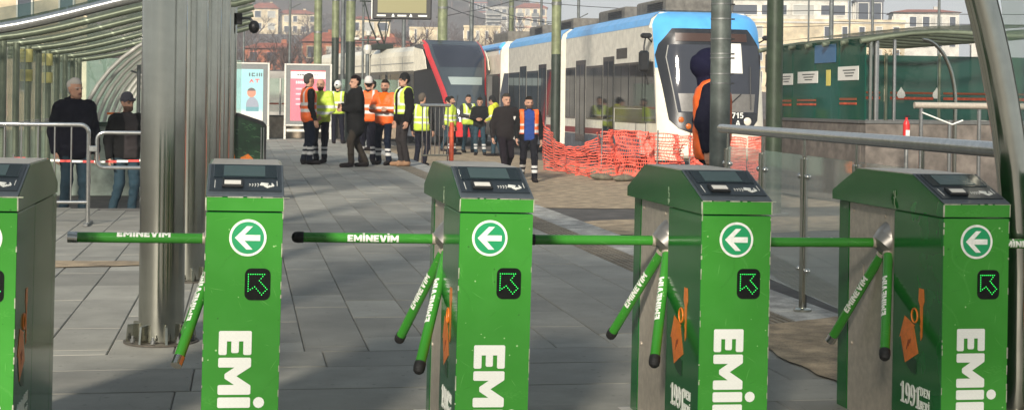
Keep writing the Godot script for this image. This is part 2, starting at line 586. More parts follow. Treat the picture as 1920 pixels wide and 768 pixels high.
func surface(bones: Array, cell: float, blend: float, wrinkle: float, cut: Callable, paint: Callable, inflate := 0.0) -> Array:
	var lo := Vector3(1e9, 1e9, 1e9)
	var hi := -lo
	for b in bones:
		for e in 2:
			var r: float = b[2 + e] + inflate
			var p: Vector3 = b[e]
			lo = lo.min(p - Vector3(r, r, r))
			hi = hi.max(p + Vector3(r, r, r))
	lo -= Vector3.ONE * cell * 2.5
	hi += Vector3.ONE * cell * 2.5
	var nx := int((hi.x - lo.x) / cell) + 2
	var ny := int((hi.y - lo.y) / cell) + 2
	var nz := int((hi.z - lo.z) / cell) + 2
	var total := nx * ny * nz
	var f := PackedFloat32Array()
	f.resize(total)
	f.fill(9.0)
	var best := PackedFloat32Array()
	best.resize(total)
	best.fill(9.0)
	var who := PackedByteArray()
	who.resize(total)
	var sxy := nx
	var szz := nx * ny
	for bi in bones.size():
		var b: Array = bones[bi]
		var a: Vector3 = b[0]
		var e: Vector3 = b[1]
		var ra: float = b[2] + inflate
		var rb: float = b[3] + inflate
		var sq: float = b[4]
		var m := maxf(ra, rb) + blend + cell * 2.0
		var l := a.min(e) - Vector3(m, m, m)
		var h := a.max(e) + Vector3(m, m, m)
		var x0 := maxi(0, int((l.x - lo.x) / cell))
		var x1 := mini(nx - 1, int((h.x - lo.x) / cell) + 1)
		var y0 := maxi(0, int((l.y - lo.y) / cell))
		var y1 := mini(ny - 1, int((h.y - lo.y) / cell) + 1)
		var z0 := maxi(0, int((l.z - lo.z) / cell))
		var z1 := mini(nz - 1, int((h.z - lo.z) / cell) + 1)
		var as_ := Vector3(a.x, a.y, a.z * sq)
		var d := Vector3(e.x, e.y, e.z * sq) - as_
		var dd := maxf(d.length_squared(), 1e-9)
		for z in range(z0, z1 + 1):
			var pz := (lo.z + z * cell) * sq
			for y in range(y0, y1 + 1):
				var py := lo.y + y * cell
				var base := z * szz + y * sxy
				for x in range(x0, x1 + 1):
					var p := Vector3(lo.x + x * cell, py, pz) - as_
					var t := clampf(p.dot(d) / dd, 0.0, 1.0)
					var dist := (p - d * t).length() - lerpf(ra, rb, t)
					var i := base + x
					var g := f[i]
					if dist < best[i]:
						best[i] = dist
						who[i] = bi
					var hh := blend - absf(g - dist)
					if hh > 0.0:
						f[i] = minf(g, dist) - hh * hh / (4.0 * blend)
					elif dist < g:
						f[i] = dist
	if wrinkle > 0.0 or cut.is_valid():
		for z in nz:
			for y in ny:
				var base2 := z * szz + y * sxy
				for x in nx:
					var i2 := base2 + x
					if f[i2] < 0.12:
						var p2 := lo + Vector3(x, y, z) * cell
						if wrinkle > 0.0:
							f[i2] += cloth_noise.get_noise_3d(p2.x, p2.y * 1.6, p2.z) * wrinkle
						if cut.is_valid():
							f[i2] = maxf(f[i2], cut.call(p2))
	var verts := PackedVector3Array()
	var cols := PackedColorArray()
	var vid := PackedInt32Array()
	vid.resize(total)
	vid.fill(-1)
	var off := [0, 1, sxy, sxy + 1, szz, szz + 1, szz + sxy, szz + sxy + 1]
	var corner := [Vector3(0, 0, 0), Vector3(1, 0, 0), Vector3(0, 1, 0), Vector3(1, 1, 0), Vector3(0, 0, 1), Vector3(1, 0, 1), Vector3(0, 1, 1), Vector3(1, 1, 1)]
	var edges := [[0, 1], [2, 3], [4, 5], [6, 7], [0, 2], [1, 3], [4, 6], [5, 7], [0, 4], [1, 5], [2, 6], [3, 7]]
	for z in nz - 1:
		for y in ny - 1:
			var base3 := z * szz + y * sxy
			for x in nx - 1:
				var i3 := base3 + x
				var f0 := f[i3]
				if f0 > cell * 4.0:
					continue
				var inside := 0
				for k in 8:
					if f[i3 + off[k]] < 0.0:
						inside += 1
				if inside == 0 or inside == 8:
					continue
				var sum := Vector3.ZERO
				var n := 0
				for e2 in edges:
					var fa := f[i3 + off[e2[0]]]
					var fb := f[i3 + off[e2[1]]]
					if (fa < 0.0) != (fb < 0.0):
						var t2 := fa / (fa - fb)
						sum += corner[e2[0]].lerp(corner[e2[1]], t2)
						n += 1
				var p3 := lo + (Vector3(x, y, z) + sum / n) * cell
				vid[i3] = verts.size()
				verts.append(p3)
				cols.append(paint.call(p3, who[i3]))
	var idx := PackedInt32Array()
	for z in range(1, nz - 1):
		for y in range(1, ny - 1):
			var base4 := z * szz + y * sxy
			for x in range(1, nx - 1):
				var i4 := base4 + x
				var s0 := f[i4] < 0.0
				for ax in 3:
					var st: int = [1, sxy, szz][ax]
					var s1 := f[i4 + st] < 0.0
					if s0 == s1:
						continue
					var u: int = [sxy, szz, 1][ax]
					var w: int = [szz, 1, sxy][ax]
					var v0 := vid[i4 - u - w]
					var v1 := vid[i4 - w]
					var v2 := vid[i4]
					var v3 := vid[i4 - u]
					if v0 < 0 or v1 < 0 or v2 < 0 or v3 < 0:
						continue
					if s0:
						idx.append_array([v0, v2, v1, v0, v3, v2])
					else:
						idx.append_array([v0, v1, v2, v0, v2, v3])
	return [verts, cols, idx]

func finish(pieces: Array) -> ArrayMesh:
	var v := PackedVector3Array()
	var c := PackedColorArray()
	var ix := PackedInt32Array()
	for pc in pieces:
		var base := v.size()
		v.append_array(pc[0])
		c.append_array(pc[1])
		for i in pc[2]:
			ix.append(i + base)
	var nn := PackedVector3Array()
	nn.resize(v.size())
	for i in range(0, ix.size(), 3):
		var a := ix[i]
		var b := ix[i + 1]
		var d := ix[i + 2]
		var n := (v[d] - v[a]).cross(v[b] - v[a])
		nn[a] += n
		nn[b] += n
		nn[d] += n
	for i in nn.size():
		nn[i] = nn[i].normalized()
	var arr := []
	arr.resize(Mesh.ARRAY_MAX)
	arr[Mesh.ARRAY_VERTEX] = v
	arr[Mesh.ARRAY_NORMAL] = nn
	arr[Mesh.ARRAY_COLOR] = c
	arr[Mesh.ARRAY_INDEX] = ix
	var m := ArrayMesh.new()
	m.add_surface_from_arrays(Mesh.PRIMITIVE_TRIANGLES, arr)
	return m

func moved(piece: Array, xf: Transform3D) -> Array:
	var v := PackedVector3Array()
	for p in piece[0]:
		v.append(xf * p)
	var ix: PackedInt32Array = piece[2]
	if xf.basis.determinant() < 0:
		ix = ix.duplicate()
		for i in range(0, ix.size(), 3):
			var k := ix[i + 1]
			ix[i + 1] = ix[i + 2]
			ix[i + 2] = k
	return [v, piece[1], ix]

const SKIN := Color(0.50, 0.29, 0.20)
var hand_cache := {}
func hand_piece(kind: String) -> Array:
	if hand_cache.has(kind):
		return hand_cache[kind]
	# hangs down from the wrist at the origin, palm facing +z, thumb on +x
	var b := []
	b.append([Vector3(0, 0.03, 0), Vector3(0, -0.02, 0), 0.026, 0.027, 1.0, 0])
	for k in 4:
		var x := -0.03 + 0.02 * k
		b.append([Vector3(x * 0.5, -0.01, 0), Vector3(x, -0.085, 0.0), 0.018, 0.014, 1.0, 0])
		var ln: float = [0.058, 0.076, 0.084, 0.074][k]
		var curl := 0.5 if kind == "relaxed" else 1.5
		var p0 := Vector3(x, -0.09, 0.0)
		var dir := Vector3(x * 0.6, -1, 0.15).normalized()
		for j in 3:
			var seg: float = ln * [0.46, 0.3, 0.24][j]
			dir = dir.rotated(Vector3(1, 0, 0), -curl * [0.35, 0.6, 0.45][j])
			var p1 := p0 + dir * seg
			b.append([p0, p1, 0.0098 - j * 0.0008, 0.0092 - j * 0.0009, 1.0, 0])
			p0 = p1
	b.append([Vector3(0.016, -0.02, 0.008), Vector3(0.042, -0.052, 0.02), 0.015, 0.012, 1.0, 0])
	b.append([Vector3(0.042, -0.052, 0.02), Vector3(0.046, -0.086, 0.032), 0.011, 0.009, 1.0, 0])
	var pc := surface(b, 0.0055, 0.006, 0.0, no_cut, func(_p: Vector3, _w: int) -> Color: return SKIN)
	hand_cache[kind] = pc
	return pc

var head_cache := {}
# origin at the base of the neck; face looks along +z; about 0.30 m tall with the neck
func head_piece(o: Dictionary) -> Array:
	var key := str(o)
	if head_cache.has(key):
		return head_cache[key]
	var hair: Color = o.get("hair", Color(0.02, 0.017, 0.014))
	var skin: Color = o.get("skin", SKIN)
	var hat: String = o.get("hat", "")
	var hatc: Color = o.get("hatc", Color(0.02, 0.02, 0.022))
	var beard: bool = o.get("beard", false)
	var bald: bool = o.get("bald", false)
	var b := []
	b.append([Vector3(0, -0.06, -0.02), Vector3(0, 0.08, -0.01), 0.058, 0.052, 1.0, 0])
	b.append([Vector3(0, 0.185, -0.022), Vector3(0, 0.2, -0.012), 0.083, 0.08, 0.92, 0])
	b.append([Vector3(0, 0.165, 0.015), Vector3(0, 0.115, 0.03), 0.07, 0.058, 1.0, 0])
	b.append([Vector3(-0.018, 0.075, 0.05), Vector3(0.018, 0.075, 0.05), 0.034, 0.034, 1.0, 0])
	b.append([Vector3(-0.045, 0.1, 0.005), Vector3(-0.015, 0.07, 0.045), 0.03, 0.03, 1.0, 0])
	b.append([Vector3(0.045, 0.1, 0.005), Vector3(0.015, 0.07, 0.045), 0.03, 0.03, 1.0, 0])
	b.append([Vector3(0, 0.168, 0.085), Vector3(0, 0.128, 0.104), 0.008, 0.014, 1.0, 0])
	b.append([Vector3(-0.012, 0.124, 0.092), Vector3(0.012, 0.124, 0.092), 0.011, 0.011, 1.0, 0])
	b.append([Vector3(-0.036, 0.176, 0.074), Vector3(0.036, 0.176, 0.074), 0.013, 0.013, 1.0, 0])
	b.append([Vector3(-0.018, 0.1, 0.077), Vector3(0.018, 0.1, 0.077), 0.009, 0.009, 1.0, 0])
	for s in [-1.0, 1.0]:
		b.append([Vector3(s * 0.081, 0.165, -0.012), Vector3(s * 0.078, 0.125, -0.006), 0.017, 0.011, 1.0, 1])
	var nh := b.size()
	if hat == "beanie":
		b.append([Vector3(0, 0.205, -0.02), Vector3(0, 0.235, -0.024), 0.097, 0.086, 0.9, 2])
		b.append([Vector3(0, 0.19, -0.045), Vector3(0, 0.18, -0.05), 0.086, 0.08, 0.95, 2])
	elif hat == "cap":
		b.append([Vector3(0, 0.215, -0.02), Vector3(0, 0.24, -0.02), 0.094, 0.084, 0.9, 2])
		b.append([Vector3(-0.04, 0.212, 0.1), Vector3(0.04, 0.212, 0.1), 0.022, 0.022, 0.8, 2])
	elif hat == "helmet":
		b.append([Vector3(0, 0.22, -0.02), Vector3(0, 0.245, -0.02), 0.115, 0.1, 0.85, 2])
	elif hat == "hood":
		b.append([Vector3(0, 0.19, -0.06), Vector3(0, 0.22, -0.04), 0.15, 0.135, 0.9, 2])
		b.append([Vector3(0, 0.02, -0.05), Vector3(0, 0.16, -0.05), 0.1, 0.12, 0.95, 2])
		b.append([Vector3(-0.075, 0.03, 0.05), Vector3(-0.1, 0.2, 0.03), 0.04, 0.04, 1.0, 2])
		b.append([Vector3(0.075, 0.03, 0.05), Vector3(0.1, 0.2, 0.03), 0.04, 0.04, 1.0, 2])
	elif not bald:
		b.append([Vector3(0, 0.212, -0.03), Vector3(0, 0.232, -0.012), 0.088, 0.076, 0.9, 2])
		b.append([Vector3(0, 0.15, -0.06), Vector3(0, 0.2, -0.05), 0.064, 0.075, 1.0, 2])
	var paint := func(p: Vector3, w: int) -> Color:
		if w >= nh:
			return hatc if hat != "" else hair
		for s in [-1.0, 1.0]:
			var e := Vector3(s * 0.031, 0.156, 0.076)
			var dd := p - e
			if absf(dd.x) < 0.016 and absf(dd.y) < 0.0085 and p.z > 0.05:
				return Color(0.03, 0.022, 0.02) if absf(dd.x) < 0.007 else Color(0.3, 0.24, 0.2)
			if absf(dd.x) < 0.022 and absf(p.y - 0.178) < 0.007 and p.z > 0.06:
				return hair.lerp(skin, 0.25)
		if p.y > 0.225 and p.z < 0.05 and not bald and hat == "":
			return hair
		if p.z < -0.045 and p.y > 0.085 and not bald:
			return hair
		if beard and p.z > -0.005 and p.y < 0.118 and p.y > 0.035 and not (absf(p.x) < 0.02 and absf(p.y - 0.1) < 0.005):
			if not (absf(p.x) < 0.02 and p.y > 0.106 and p.z > 0.09):
				return hair.lerp(skin, 0.22)
		if absf(p.x) < 0.024 and absf(p.y - 0.1) < 0.006 and p.z > 0.06:
			return Color(0.22, 0.09, 0.075)
		return skin
	var pc := surface(b, 0.0085, 0.014, 0.0, no_cut, paint)
	head_cache[key] = pc
	return pc

func orient(dir: Vector3, hint: Vector3) -> Basis:
	# a basis whose -y runs along dir and whose z leans towards hint
	var y := -dir.normalized()
	var z := (hint - y * hint.dot(y)).normalized()
	return Basis(y.cross(z), y, z)

func person(label: String, at: Vector3, turn_deg: float, height: float, o: Dictionary, group := "") -> Node3D:
	var root := thing("person", label, "person", at, deg_to_rad(turn_deg), group)
	var jacket: Color = o.get("jacket", Color(0.02, 0.02, 0.022))
	var trousers: Color = o.get("trousers", Color(0.012, 0.014, 0.022))
	var shoes: Color = o.get("shoes", Color(0.02, 0.018, 0.016))
	var inner: Color = o.get("inner", jacket)
	var bands: bool = o.get("bands", false)
	var hem: float = o.get("hem", 0.84)
	var bulk: float = o.get("bulk", 0.02)
	var pose: String = o.get("pose", "hang")
	var cell: float = o.get("cell", 0.021)
	var bend: float = o.get("bend", 0.0)
	var b := []
	var hipx := 0.095
	# legs: [foot x, foot z, knee z]
	var lf := Vector3(0.13, 0, 0.03)
	var rf := Vector3(-0.13, 0, -0.04)
	var lk := Vector3(0.115, 0.5, 0.04)
	var rk := Vector3(-0.115, 0.5, 0.02)
	if pose.begins_with("walk"):
		var s := 1.0 if pose == "walk_left" else -1.0
		lf = Vector3(0.1, 0.0 if s > 0 else 0.07, 0.30 * s)
		rf = Vector3(-0.1, 0.07 if s > 0 else 0.0, -0.30 * s)
		lk = Vector3(0.105, 0.51, 0.2 if s > 0 else -0.02)
		rk = Vector3(-0.105, 0.51, -0.02 if s > 0 else 0.2)
	elif pose == "stride":
		lf = Vector3(0.12, 0, 0.2)
		rf = Vector3(-0.12, 0, -0.2)
		lk = Vector3(0.115, 0.5, 0.12)
		rk = Vector3(-0.115, 0.5, -0.06)
	# nobody stands quite alike
	if not pose.begins_with("walk"):
		lf += Vector3(rng.randf_range(-0.03, 0.03), 0, rng.randf_range(-0.07, 0.07))
		rf += Vector3(rng.randf_range(-0.03, 0.03), 0, rng.randf_range(-0.07, 0.07))
		lk += Vector3(rng.randf_range(-0.01, 0.02), 0, rng.randf_range(0.0, 0.04))
		rk += Vector3(rng.randf_range(-0.02, 0.01), 0, rng.randf_range(0.0, 0.04))
		bend += rng.randf_range(-0.03, 0.05)
	for s2 in [[1.0, lf, lk], [-1.0, rf, rk]]:
		var hip := Vector3(s2[0] * hipx, 0.92, 0)
		var kn: Vector3 = s2[2]
		var an: Vector3 = s2[1] + Vector3(0, 0.1, -0.03)
		b.append([hip, kn, 0.094, 0.072, 1.0, 1])
		b.append([kn, an, 0.07, 0.06, 1.0, 1])
		b.append([an + Vector3(0, -0.05, -0.01), s2[1] + Vector3(s2[0] * 0.02, 0.042, 0.17), 0.05, 0.042, 1.0, 2])
	b.append([Vector3(-0.06, 0.94, -0.01), Vector3(0.06, 0.94, -0.01), 0.125, 0.125, 1.2, 1])
	var nb_legs := b.size()
	# the trunk leans forward by bend about the hips
	var tb := Basis(Vector3(1, 0, 0), bend)
	var up := func(p: Vector3) -> Vector3: return Vector3(0, 0.95, 0) + tb * (p - Vector3(0, 0.95, 0))
	b.append([up.call(Vector3(-0.05, 1.04, 0)), up.call(Vector3(-0.055, 1.33, 0.0)), 0.118 + bulk, 0.128 + bulk, 1.12, 0])
	b.append([up.call(Vector3(0.05, 1.04, 0)), up.call(Vector3(0.055, 1.33, 0.0)), 0.118 + bulk, 0.128 + bulk, 1.12, 0])
	b.append([up.call(Vector3(-0.155, 1.425, -0.01)), up.call(Vector3(0.155, 1.425, -0.01)), 0.066 + bulk * 0.6, 0.066 + bulk * 0.6, 1.0, 0])
	b.append([up.call(Vector3(0, 1.42, -0.015)), up.call(Vector3(0, 1.49, -0.005)), 0.085, 0.066, 1.0, 0])
	if hem < 0.95:
		b.append([Vector3(-0.06, hem + 0.1, -0.005), Vector3(-0.05, 1.05, 0), 0.118 + bulk, 0.115 + bulk, 1.1, 0])
		b.append([Vector3(0.06, hem + 0.1, -0.005), Vector3(0.05, 1.05, 0), 0.118 + bulk, 0.115 + bulk, 1.1, 0])
	if o.has("hoodback"):
		b.append([up.call(Vector3(-0.07, 1.49, -0.07)), up.call(Vector3(0.07, 1.49, -0.07)), 0.056, 0.056, 1.0, 0])
		b.append([up.call(Vector3(0, 1.5, -0.06)), up.call(Vector3(0, 1.52, -0.09)), 0.075, 0.055, 1.0, 0])
	var nb_trunk := b.size()
	var arms := {
		"hang": [Vector3(0.265, 1.14, -0.03), Vector3(0.275, 0.89, 0.04), Vector3(-0.265, 1.14, -0.03), Vector3(-0.275, 0.89, 0.04)],
		"stride": [Vector3(0.25, 1.15, 0.02), Vector3(0.06, 1.13, 0.24), Vector3(-0.25, 1.15, 0.02), Vector3(-0.07, 1.19, 0.25)],
		"crossed": [Vector3(0.255, 1.17, 0.08), Vector3(-0.02, 1.21, 0.225), Vector3(-0.255, 1.17, 0.08), Vector3(0.04, 1.16, 0.24)],
		"phone": [Vector3(0.25, 1.15, 0.0), Vector3(0.09, 1.12, 0.24), Vector3(-0.25, 1.15, 0.0), Vector3(-0.09, 1.12, 0.24)],
		"holding": [Vector3(0.25, 1.14, 0.0), Vector3(0.2, 1.0, 0.22), Vector3(-0.265, 1.14, -0.02), Vector3(-0.28, 0.89, 0.05)],
		"onehand": [Vector3(0.25, 1.14, 0.0), Vector3(0.16, 1.0, 0.23), Vector3(-0.27, 1.14, -0.02), Vector3(-0.285, 0.89, 0.06)],
		"behind": [Vector3(0.27, 1.15, -0.1), Vector3(0.27, 0.92, 0.02), Vector3(-0.3, 1.15, -0.09), Vector3(-0.3, 0.9, -0.05)],
		"walk_left": [Vector3(0.26, 1.14, -0.12), Vector3(0.27, 0.9, -0.08), Vector3(-0.26, 1.14, 0.04), Vector3(-0.27, 0.92, 0.16)],
		"walk_right": [Vector3(0.25, 1.15, 0.02), Vector3(0.24, 1.02, 0.23), Vector3(-0.265, 1.14, -0.08), Vector3(-0.275, 0.89, -0.04)],
	}
	var am: Array = arms.get(pose, arms.hang)
	var wrists := []
	for s3 in 2:
		var sg := 1.0 if s3 == 0 else -1.0
		var sh: Vector3 = up.call(Vector3(sg * 0.195, 1.415, -0.01))
		var el: Vector3 = up.call(am[s3 * 2])
		var wr: Vector3 = up.call(am[s3 * 2 + 1])
		b.append([sh, el, 0.062 + bulk * 0.6, 0.052 + bulk * 0.5, 1.0, 3])
		b.append([el, wr, 0.05 + bulk * 0.5, 0.04 + bulk * 0.3, 1.0, 3])
		wrists.append([el, wr, sg])
	var sleeve: Color = o.get("sleeve", jacket)
	var front_w: float = o.get("inner_w", 0.0)
	var paint := func(p: Vector3, w: int) -> Color:
		var kind: int = b[w][5]
		if kind == 2:
			return shoes
		if kind == 1:
			if p.y < 0.085:
				return shoes
			if bands and ((p.y > 0.2 and p.y < 0.255) or (p.y > 0.3 and p.y < 0.355)):
				return Color(0.62, 0.62, 0.6)
			return trousers
		if kind == 3:
			return sleeve
		if front_w > 0.0 and p.z > 0.04 and absf(p.x) < front_w and p.y > hem + 0.03:
			return inner
		return jacket
	var cutter := no_cut
	var pieces := [surface(b, cell, 0.035, 0.014, cutter, paint)]
	var look: float = o.get("look", rng.randf_range(-14.0, 14.0))
	var nod: float = o.get("nod", 0.0)
	var hb := tb * Basis(Vector3.UP, deg_to_rad(look)) * Basis(Vector3(1, 0, 0), deg_to_rad(nod))
	pieces.append(moved(head_piece(o.get("head", {})), Transform3D(hb, up.call(Vector3(0, 1.49, 0.005)))))
	for w2 in wrists:
		var dir: Vector3 = (w2[1] - w2[0]).normalized()
		var hbs := orient(dir, Vector3(-w2[2], 0, 0.25))
		var hx := Basis(hbs.x * -w2[2], hbs.y, hbs.z)
		# thumb towards the front of the body
		if hx.x.z < 0:
			hx = Basis(-hx.x, hx.y, hx.z)
		pieces.append(moved(hand_piece(o.get("hand", "relaxed")), Transform3D(hx, w2[1] + dir * 0.02)))
	var k := height / 1.80
	var body := part("body", finish(pieces), M("body"), root)
	body.scale = Vector3(k, k, k)
	if o.has("vest"):
		var vc: Color = o.vest
		var vest_hem: float = o.get("vest_hem", 0.86)
		var open_w: float = o.get("vest_open", 0.0)
		var tbones := b.slice(nb_legs, nb_trunk)
		if hem >= 0.95:
			tbones.append([Vector3(-0.06, 0.96, -0.005), Vector3(-0.05, 1.05, 0), 0.122 + bulk, 0.118 + bulk, 1.1, 0])
			tbones.append([Vector3(0.06, 0.96, -0.005), Vector3(0.05, 1.05, 0), 0.122 + bulk, 0.118 + bulk, 1.1, 0])
		tbones = tbones.filter(func(e: Array) -> bool: return not (e[0].x == 0.0))
		var long_sleeve: bool = o.get("vest_sleeves", false)
		if long_sleeve:
			for e2 in b.slice(nb_trunk):
				tbones.append(e2)
		var inv := tb.inverse()
		var vcut := func(p: Vector3) -> float:
			var l := Vector3(0, 0.95, 0) + inv * (p - Vector3(0, 0.95, 0))
			var d := vest_hem - p.y
			if not long_sleeve:
				d = maxf(d, absf(l.x) - 0.205)
			# neck opening
			d = maxf(d, 0.1 - Vector2(l.x, l.z - 0.03).length() if l.y > 1.4 else -1.0)
			if open_w > 0.0 and l.z > 0.02:
				d = maxf(d, open_w - absf(l.x))
			elif l.z > 0.02 and l.y > 1.28:
				d = maxf(d, (l.y - 1.28) * 0.45 - absf(l.x))
			return d
		var tape: Color = o.get("tape", Color(0.66, 0.67, 0.64))
		var vpaint := func(p: Vector3, _w: int) -> Color:
			var l := Vector3(0, 0.95, 0) + inv * (p - Vector3(0, 0.95, 0))
			if absf(l.y - 1.06) < 0.026 or absf(l.y - 1.19) < 0.026:
				return tape
			if o.get("straps", true) and l.y > 1.19 and absf(absf(l.x) - 0.115) < 0.024:
				return tape
			return vc
		var vm := finish([surface(tbones, cell, 0.035, 0.016, vcut, vpaint, 0.017)])
		var v := part("vest", vm, M("hivis"), root)
		v.scale = Vector3(k, k, k)
	return root

# ---------------------------------------------------------------- turnstiles
func arm_text_mesh(r: float, cap: float) -> ArrayMesh:
	if meshes.has("arm_text"):
		return meshes["arm_text"]
	var st := S()
	flat(st)
	var polys := word_polys("EMİNEVİM", 0.09)
	for p in polys:
		for k in 8:
			var y0 := -0.1 + k * 0.2
			var strip := PackedVector2Array([Vector2(-1, y0), Vector2(20, y0), Vector2(20, y0 + 0.2), Vector2(-1, y0 + 0.2)])
			for g in Geometry2D.intersect_polygons(p, strip):
				var t := Geometry2D.triangulate_polygon(g)
				for i in range(0, t.size(), 3):
					var v := []
					for j in 3:
						var u: Vector2 = g[t[i + j]]
						var ang := (u.y - 0.5) * cap / r
						v.append(Vector3(u.x * cap, sin(ang) * r, cos(ang) * r))
					if (v[1] - v[0]).cross(v[2] - v[0]).z > 0:
						tri(st, v[0], v[1], v[2])
					else:
						tri(st, v[0], v[2], v[1])
	meshes["arm_text"] = sheet_mesh(st)
	return meshes["arm_text"]

func front_text_mesh() -> ArrayMesh:
	if meshes.has("front_text"):
		return meshes["front_text"]
	var st := S()
	for p in word_polys("EMİNEVİM", 0.085):
		prism(st, p, 0.0, 0.012)
	meshes["front_text"] = sheet_mesh(st)
	return meshes["front_text"]

func turnstile(at: Vector3, label: String, o: Dictionary) -> Node3D:
	var t := thing("turnstile", label, "turnstile", at, 0.0, "ticket turnstiles in a row")
	t.rotation.z = deg_to_rad(o.get("lean", -0.5))
	var green := M("vinyl")
	var W := 0.125
	# cabinet: front box, back post, and between them a recessed steel plate on the left
	if not meshes.has("gate_body"):
		var st := S()
		box(st, Vector3(0, 0.44, -0.213), Vector3(0.25, 0.88, 0.422), Basis(), 0.004)
		box(st, Vector3(0.0145, 0.44, -0.995), Vector3(0.221, 0.88, 0.11), Basis(), 0.004)
		box(st, Vector3(0.0175, 0.44, -0.682), Vector3(0.215, 0.876, 0.514))
		meshes["gate_body"] = sheet_mesh(st)
		st = S()
		var prof := PackedVector2Array([Vector2(-1.052, 0.884), Vector2(0.001, 0.884), Vector2(0.001, 0.929), Vector2(-0.268, 1.022), Vector2(-0.785, 1.022), Vector2(-1.052, 0.922)])
		# polygon lies in (z, y); push it along x
		var xf := Transform3D(Basis(Vector3(0, 0, 1), Vector3(0, 1, 0), Vector3(-1, 0, 0)), Vector3.ZERO)
		prism(st, prof, -0.127, 0.127, xf)
		meshes["gate_lid"] = sheet_mesh(st)
		st = S()
		box(st, Vector3(-0.0915, 0.44, -0.682), Vector3(0.004, 0.872, 0.512))
		box(st, Vector3(-0.095, 0.60, -0.80), Vector3(0.003, 0.07, 0.028))
		for sx in [[-0.47, 0.845], [-0.58, 0.845], [-0.9, 0.845], [-0.9, 0.3]]:
			lathe(st, [Vector2(0.008, 0), Vector2(0.008, 0.004), Vector2(0.0, 0.006)], 8, Transform3D(Basis(Vector3(0, 0, 1), PI / 2), Vector3(-0.0935, sx[1], sx[0])))
		meshes["gate_plate"] = sheet_mesh(st)
	part("cabinet", meshes["gate_body"], M("vinyl_deep"), t)
	var lid := part("lid", meshes["gate_lid"], M("vinyl_deep"), t)
	boxo("front_film", Vector3(0, 0.44, -0.001), Vector3(0.2485, 0.876, 0.002), green, t)
	boxo("lip_film", Vector3(0, 0.9065, 0.0018), Vector3(0.2525, 0.043, 0.0024), green, lid)
	part("plate", meshes["gate_plate"], M("steel_dull"), t)
	# bare metal where the film has chipped off the edges
	var ce := S()
	for s in [-1.0, 1.0]:
		var yy := 0.02
		while yy < 0.87:
			var ln0 := rng.randf_range(0.004, 0.05) * (1.6 if yy > 0.75 else 1.0)
			if rng.randf() < 0.62:
				box(ce, Vector3(s * (0.1245 - rng.randf_range(0.0, 0.0012)), yy + ln0 / 2, 0.0006), Vector3(rng.randf_range(0.0024, 0.005), ln0, 0.003), Basis(Vector3(0, 0, 1), rng.randf_range(-0.02, 0.02)), 0.001)
			yy += ln0 + rng.randf_range(0.002, 0.06)
		box(ce, Vector3(s * 0.1258, 0.906, 0.0026), Vector3(rng.randf_range(0.003, 0.006), 0.043, 0.0036), Basis(Vector3(0, 0, 1), rng.randf_range(-0.03, 0.03)), 0.001)
	var xx0 := -0.124
	while xx0 < 0.12:
		var lx := rng.randf_range(0.01, 0.07)
		box(ce, Vector3(minf(xx0 + lx / 2, 0.11), 0.9292, 0.0028), Vector3(lx, rng.randf_range(0.002, 0.0045), 0.0036), Basis(), 0.001)
		xx0 += lx + rng.randf_range(0.0, 0.02)
	# chips along the side edge where lid and recess meet
	for i in 9:
		box(ce, Vector3(-0.1262, rng.randf_range(0.886, 0.95), -0.42 + rng.randf_range(-0.008, 0.008)), Vector3(0.003, rng.randf_range(0.004, 0.02), rng.randf_range(0.002, 0.006)), Basis(Vector3(1, 0, 0), rng.randf_range(-0.5, 0.5)))
	obj("worn_edge", ce, M("edge_worn"), t)
	if o.get("torn", false):
		var tf := S()
		flat(tf)
		for i in 7:
			var c0 := Vector3(-0.1275, 0.885 + rng.randf_range(0.0, 0.055), -0.43 + rng.randf_range(-0.03, 0.02))
			tri(tf, c0, c0 + Vector3(-0.012, 0.02, rng.randf_range(-0.01, 0.02)), c0 + Vector3(-0.006, -0.004, rng.randf_range(0.015, 0.035)))
		obj("torn_film", tf, M("vinyl"), lid)
	# top sheet of bare dull metal
	boxo("top_sheet", Vector3(0, 1.0235, -0.5265), Vector3(0.235, 0.003, 0.5), M("steel_dull"), lid)
	# sloping reader panel
	var a := Vector3(0, 0.929, 0.003)
	var b := Vector3(0, 1.022, -0.268)
	var d := (b - a).normalized()
	var n := Vector3(0, -d.z, d.y).normalized()
	if n.y < 0:
		n = -n
	var pb := Basis(Vector3(1, 0, 0), d, n)
	var panel := Node3D.new()
	var L := (b - a).length()
	var pn := boxo("reader_panel", Vector3.ZERO, Vector3(0.252, L - 0.004, 0.005), M("panel_grey"), t, 0.0015)
	pn.transform = Transform3D(pb, (a + b) / 2 + n * 0.0028)
	panel.free()
	var y0 := -L / 2
	boxo("dark_inset", Vector3(0, y0 + 0.155, 0.0045), Vector3(0.236, 0.235, 0.004), M("panel_dark"), pn, 0.001)
	boxo("screen", Vector3(0, y0 + 0.205, 0.0075), Vector3(0.212, 0.115, 0.003), M("screen_dark"), pn, 0.001)
	boxo("lcd", Vector3(-0.004, y0 + 0.205, 0.0098), Vector3(0.138, 0.092, 0.002), M("screen_lcd"), pn)
	var slot := boxo("card_slot", Vector3(-0.042, y0 + 0.09, 0.0115), Vector3(0.07, 0.066, 0.01), M("black_plastic"), pn, 0.003)
	boxo("card_window", Vector3(-0.042, y0 + 0.083, 0.0172), Vector3(0.054, 0.03, 0.002), M("paper"), slot)
	var st2 := S()
	for k in 4:
		var pts := []
		for i in 7:
			var an := deg_to_rad(-50 + i * 100.0 / 6.0)
			pts.append(Vector3(0.008 + 0.009 * k + cos(an) * 0.008, y0 + 0.085 + sin(an) * (0.01 + 0.002 * k), 0.0075))
		tube(st2, pts, 0.0014, 5)
	box(st2, Vector3(0.062, y0 + 0.092, 0.0075), Vector3(0.026, 0.02, 0.002), Basis(Vector3(0, 0, 1), -0.25))
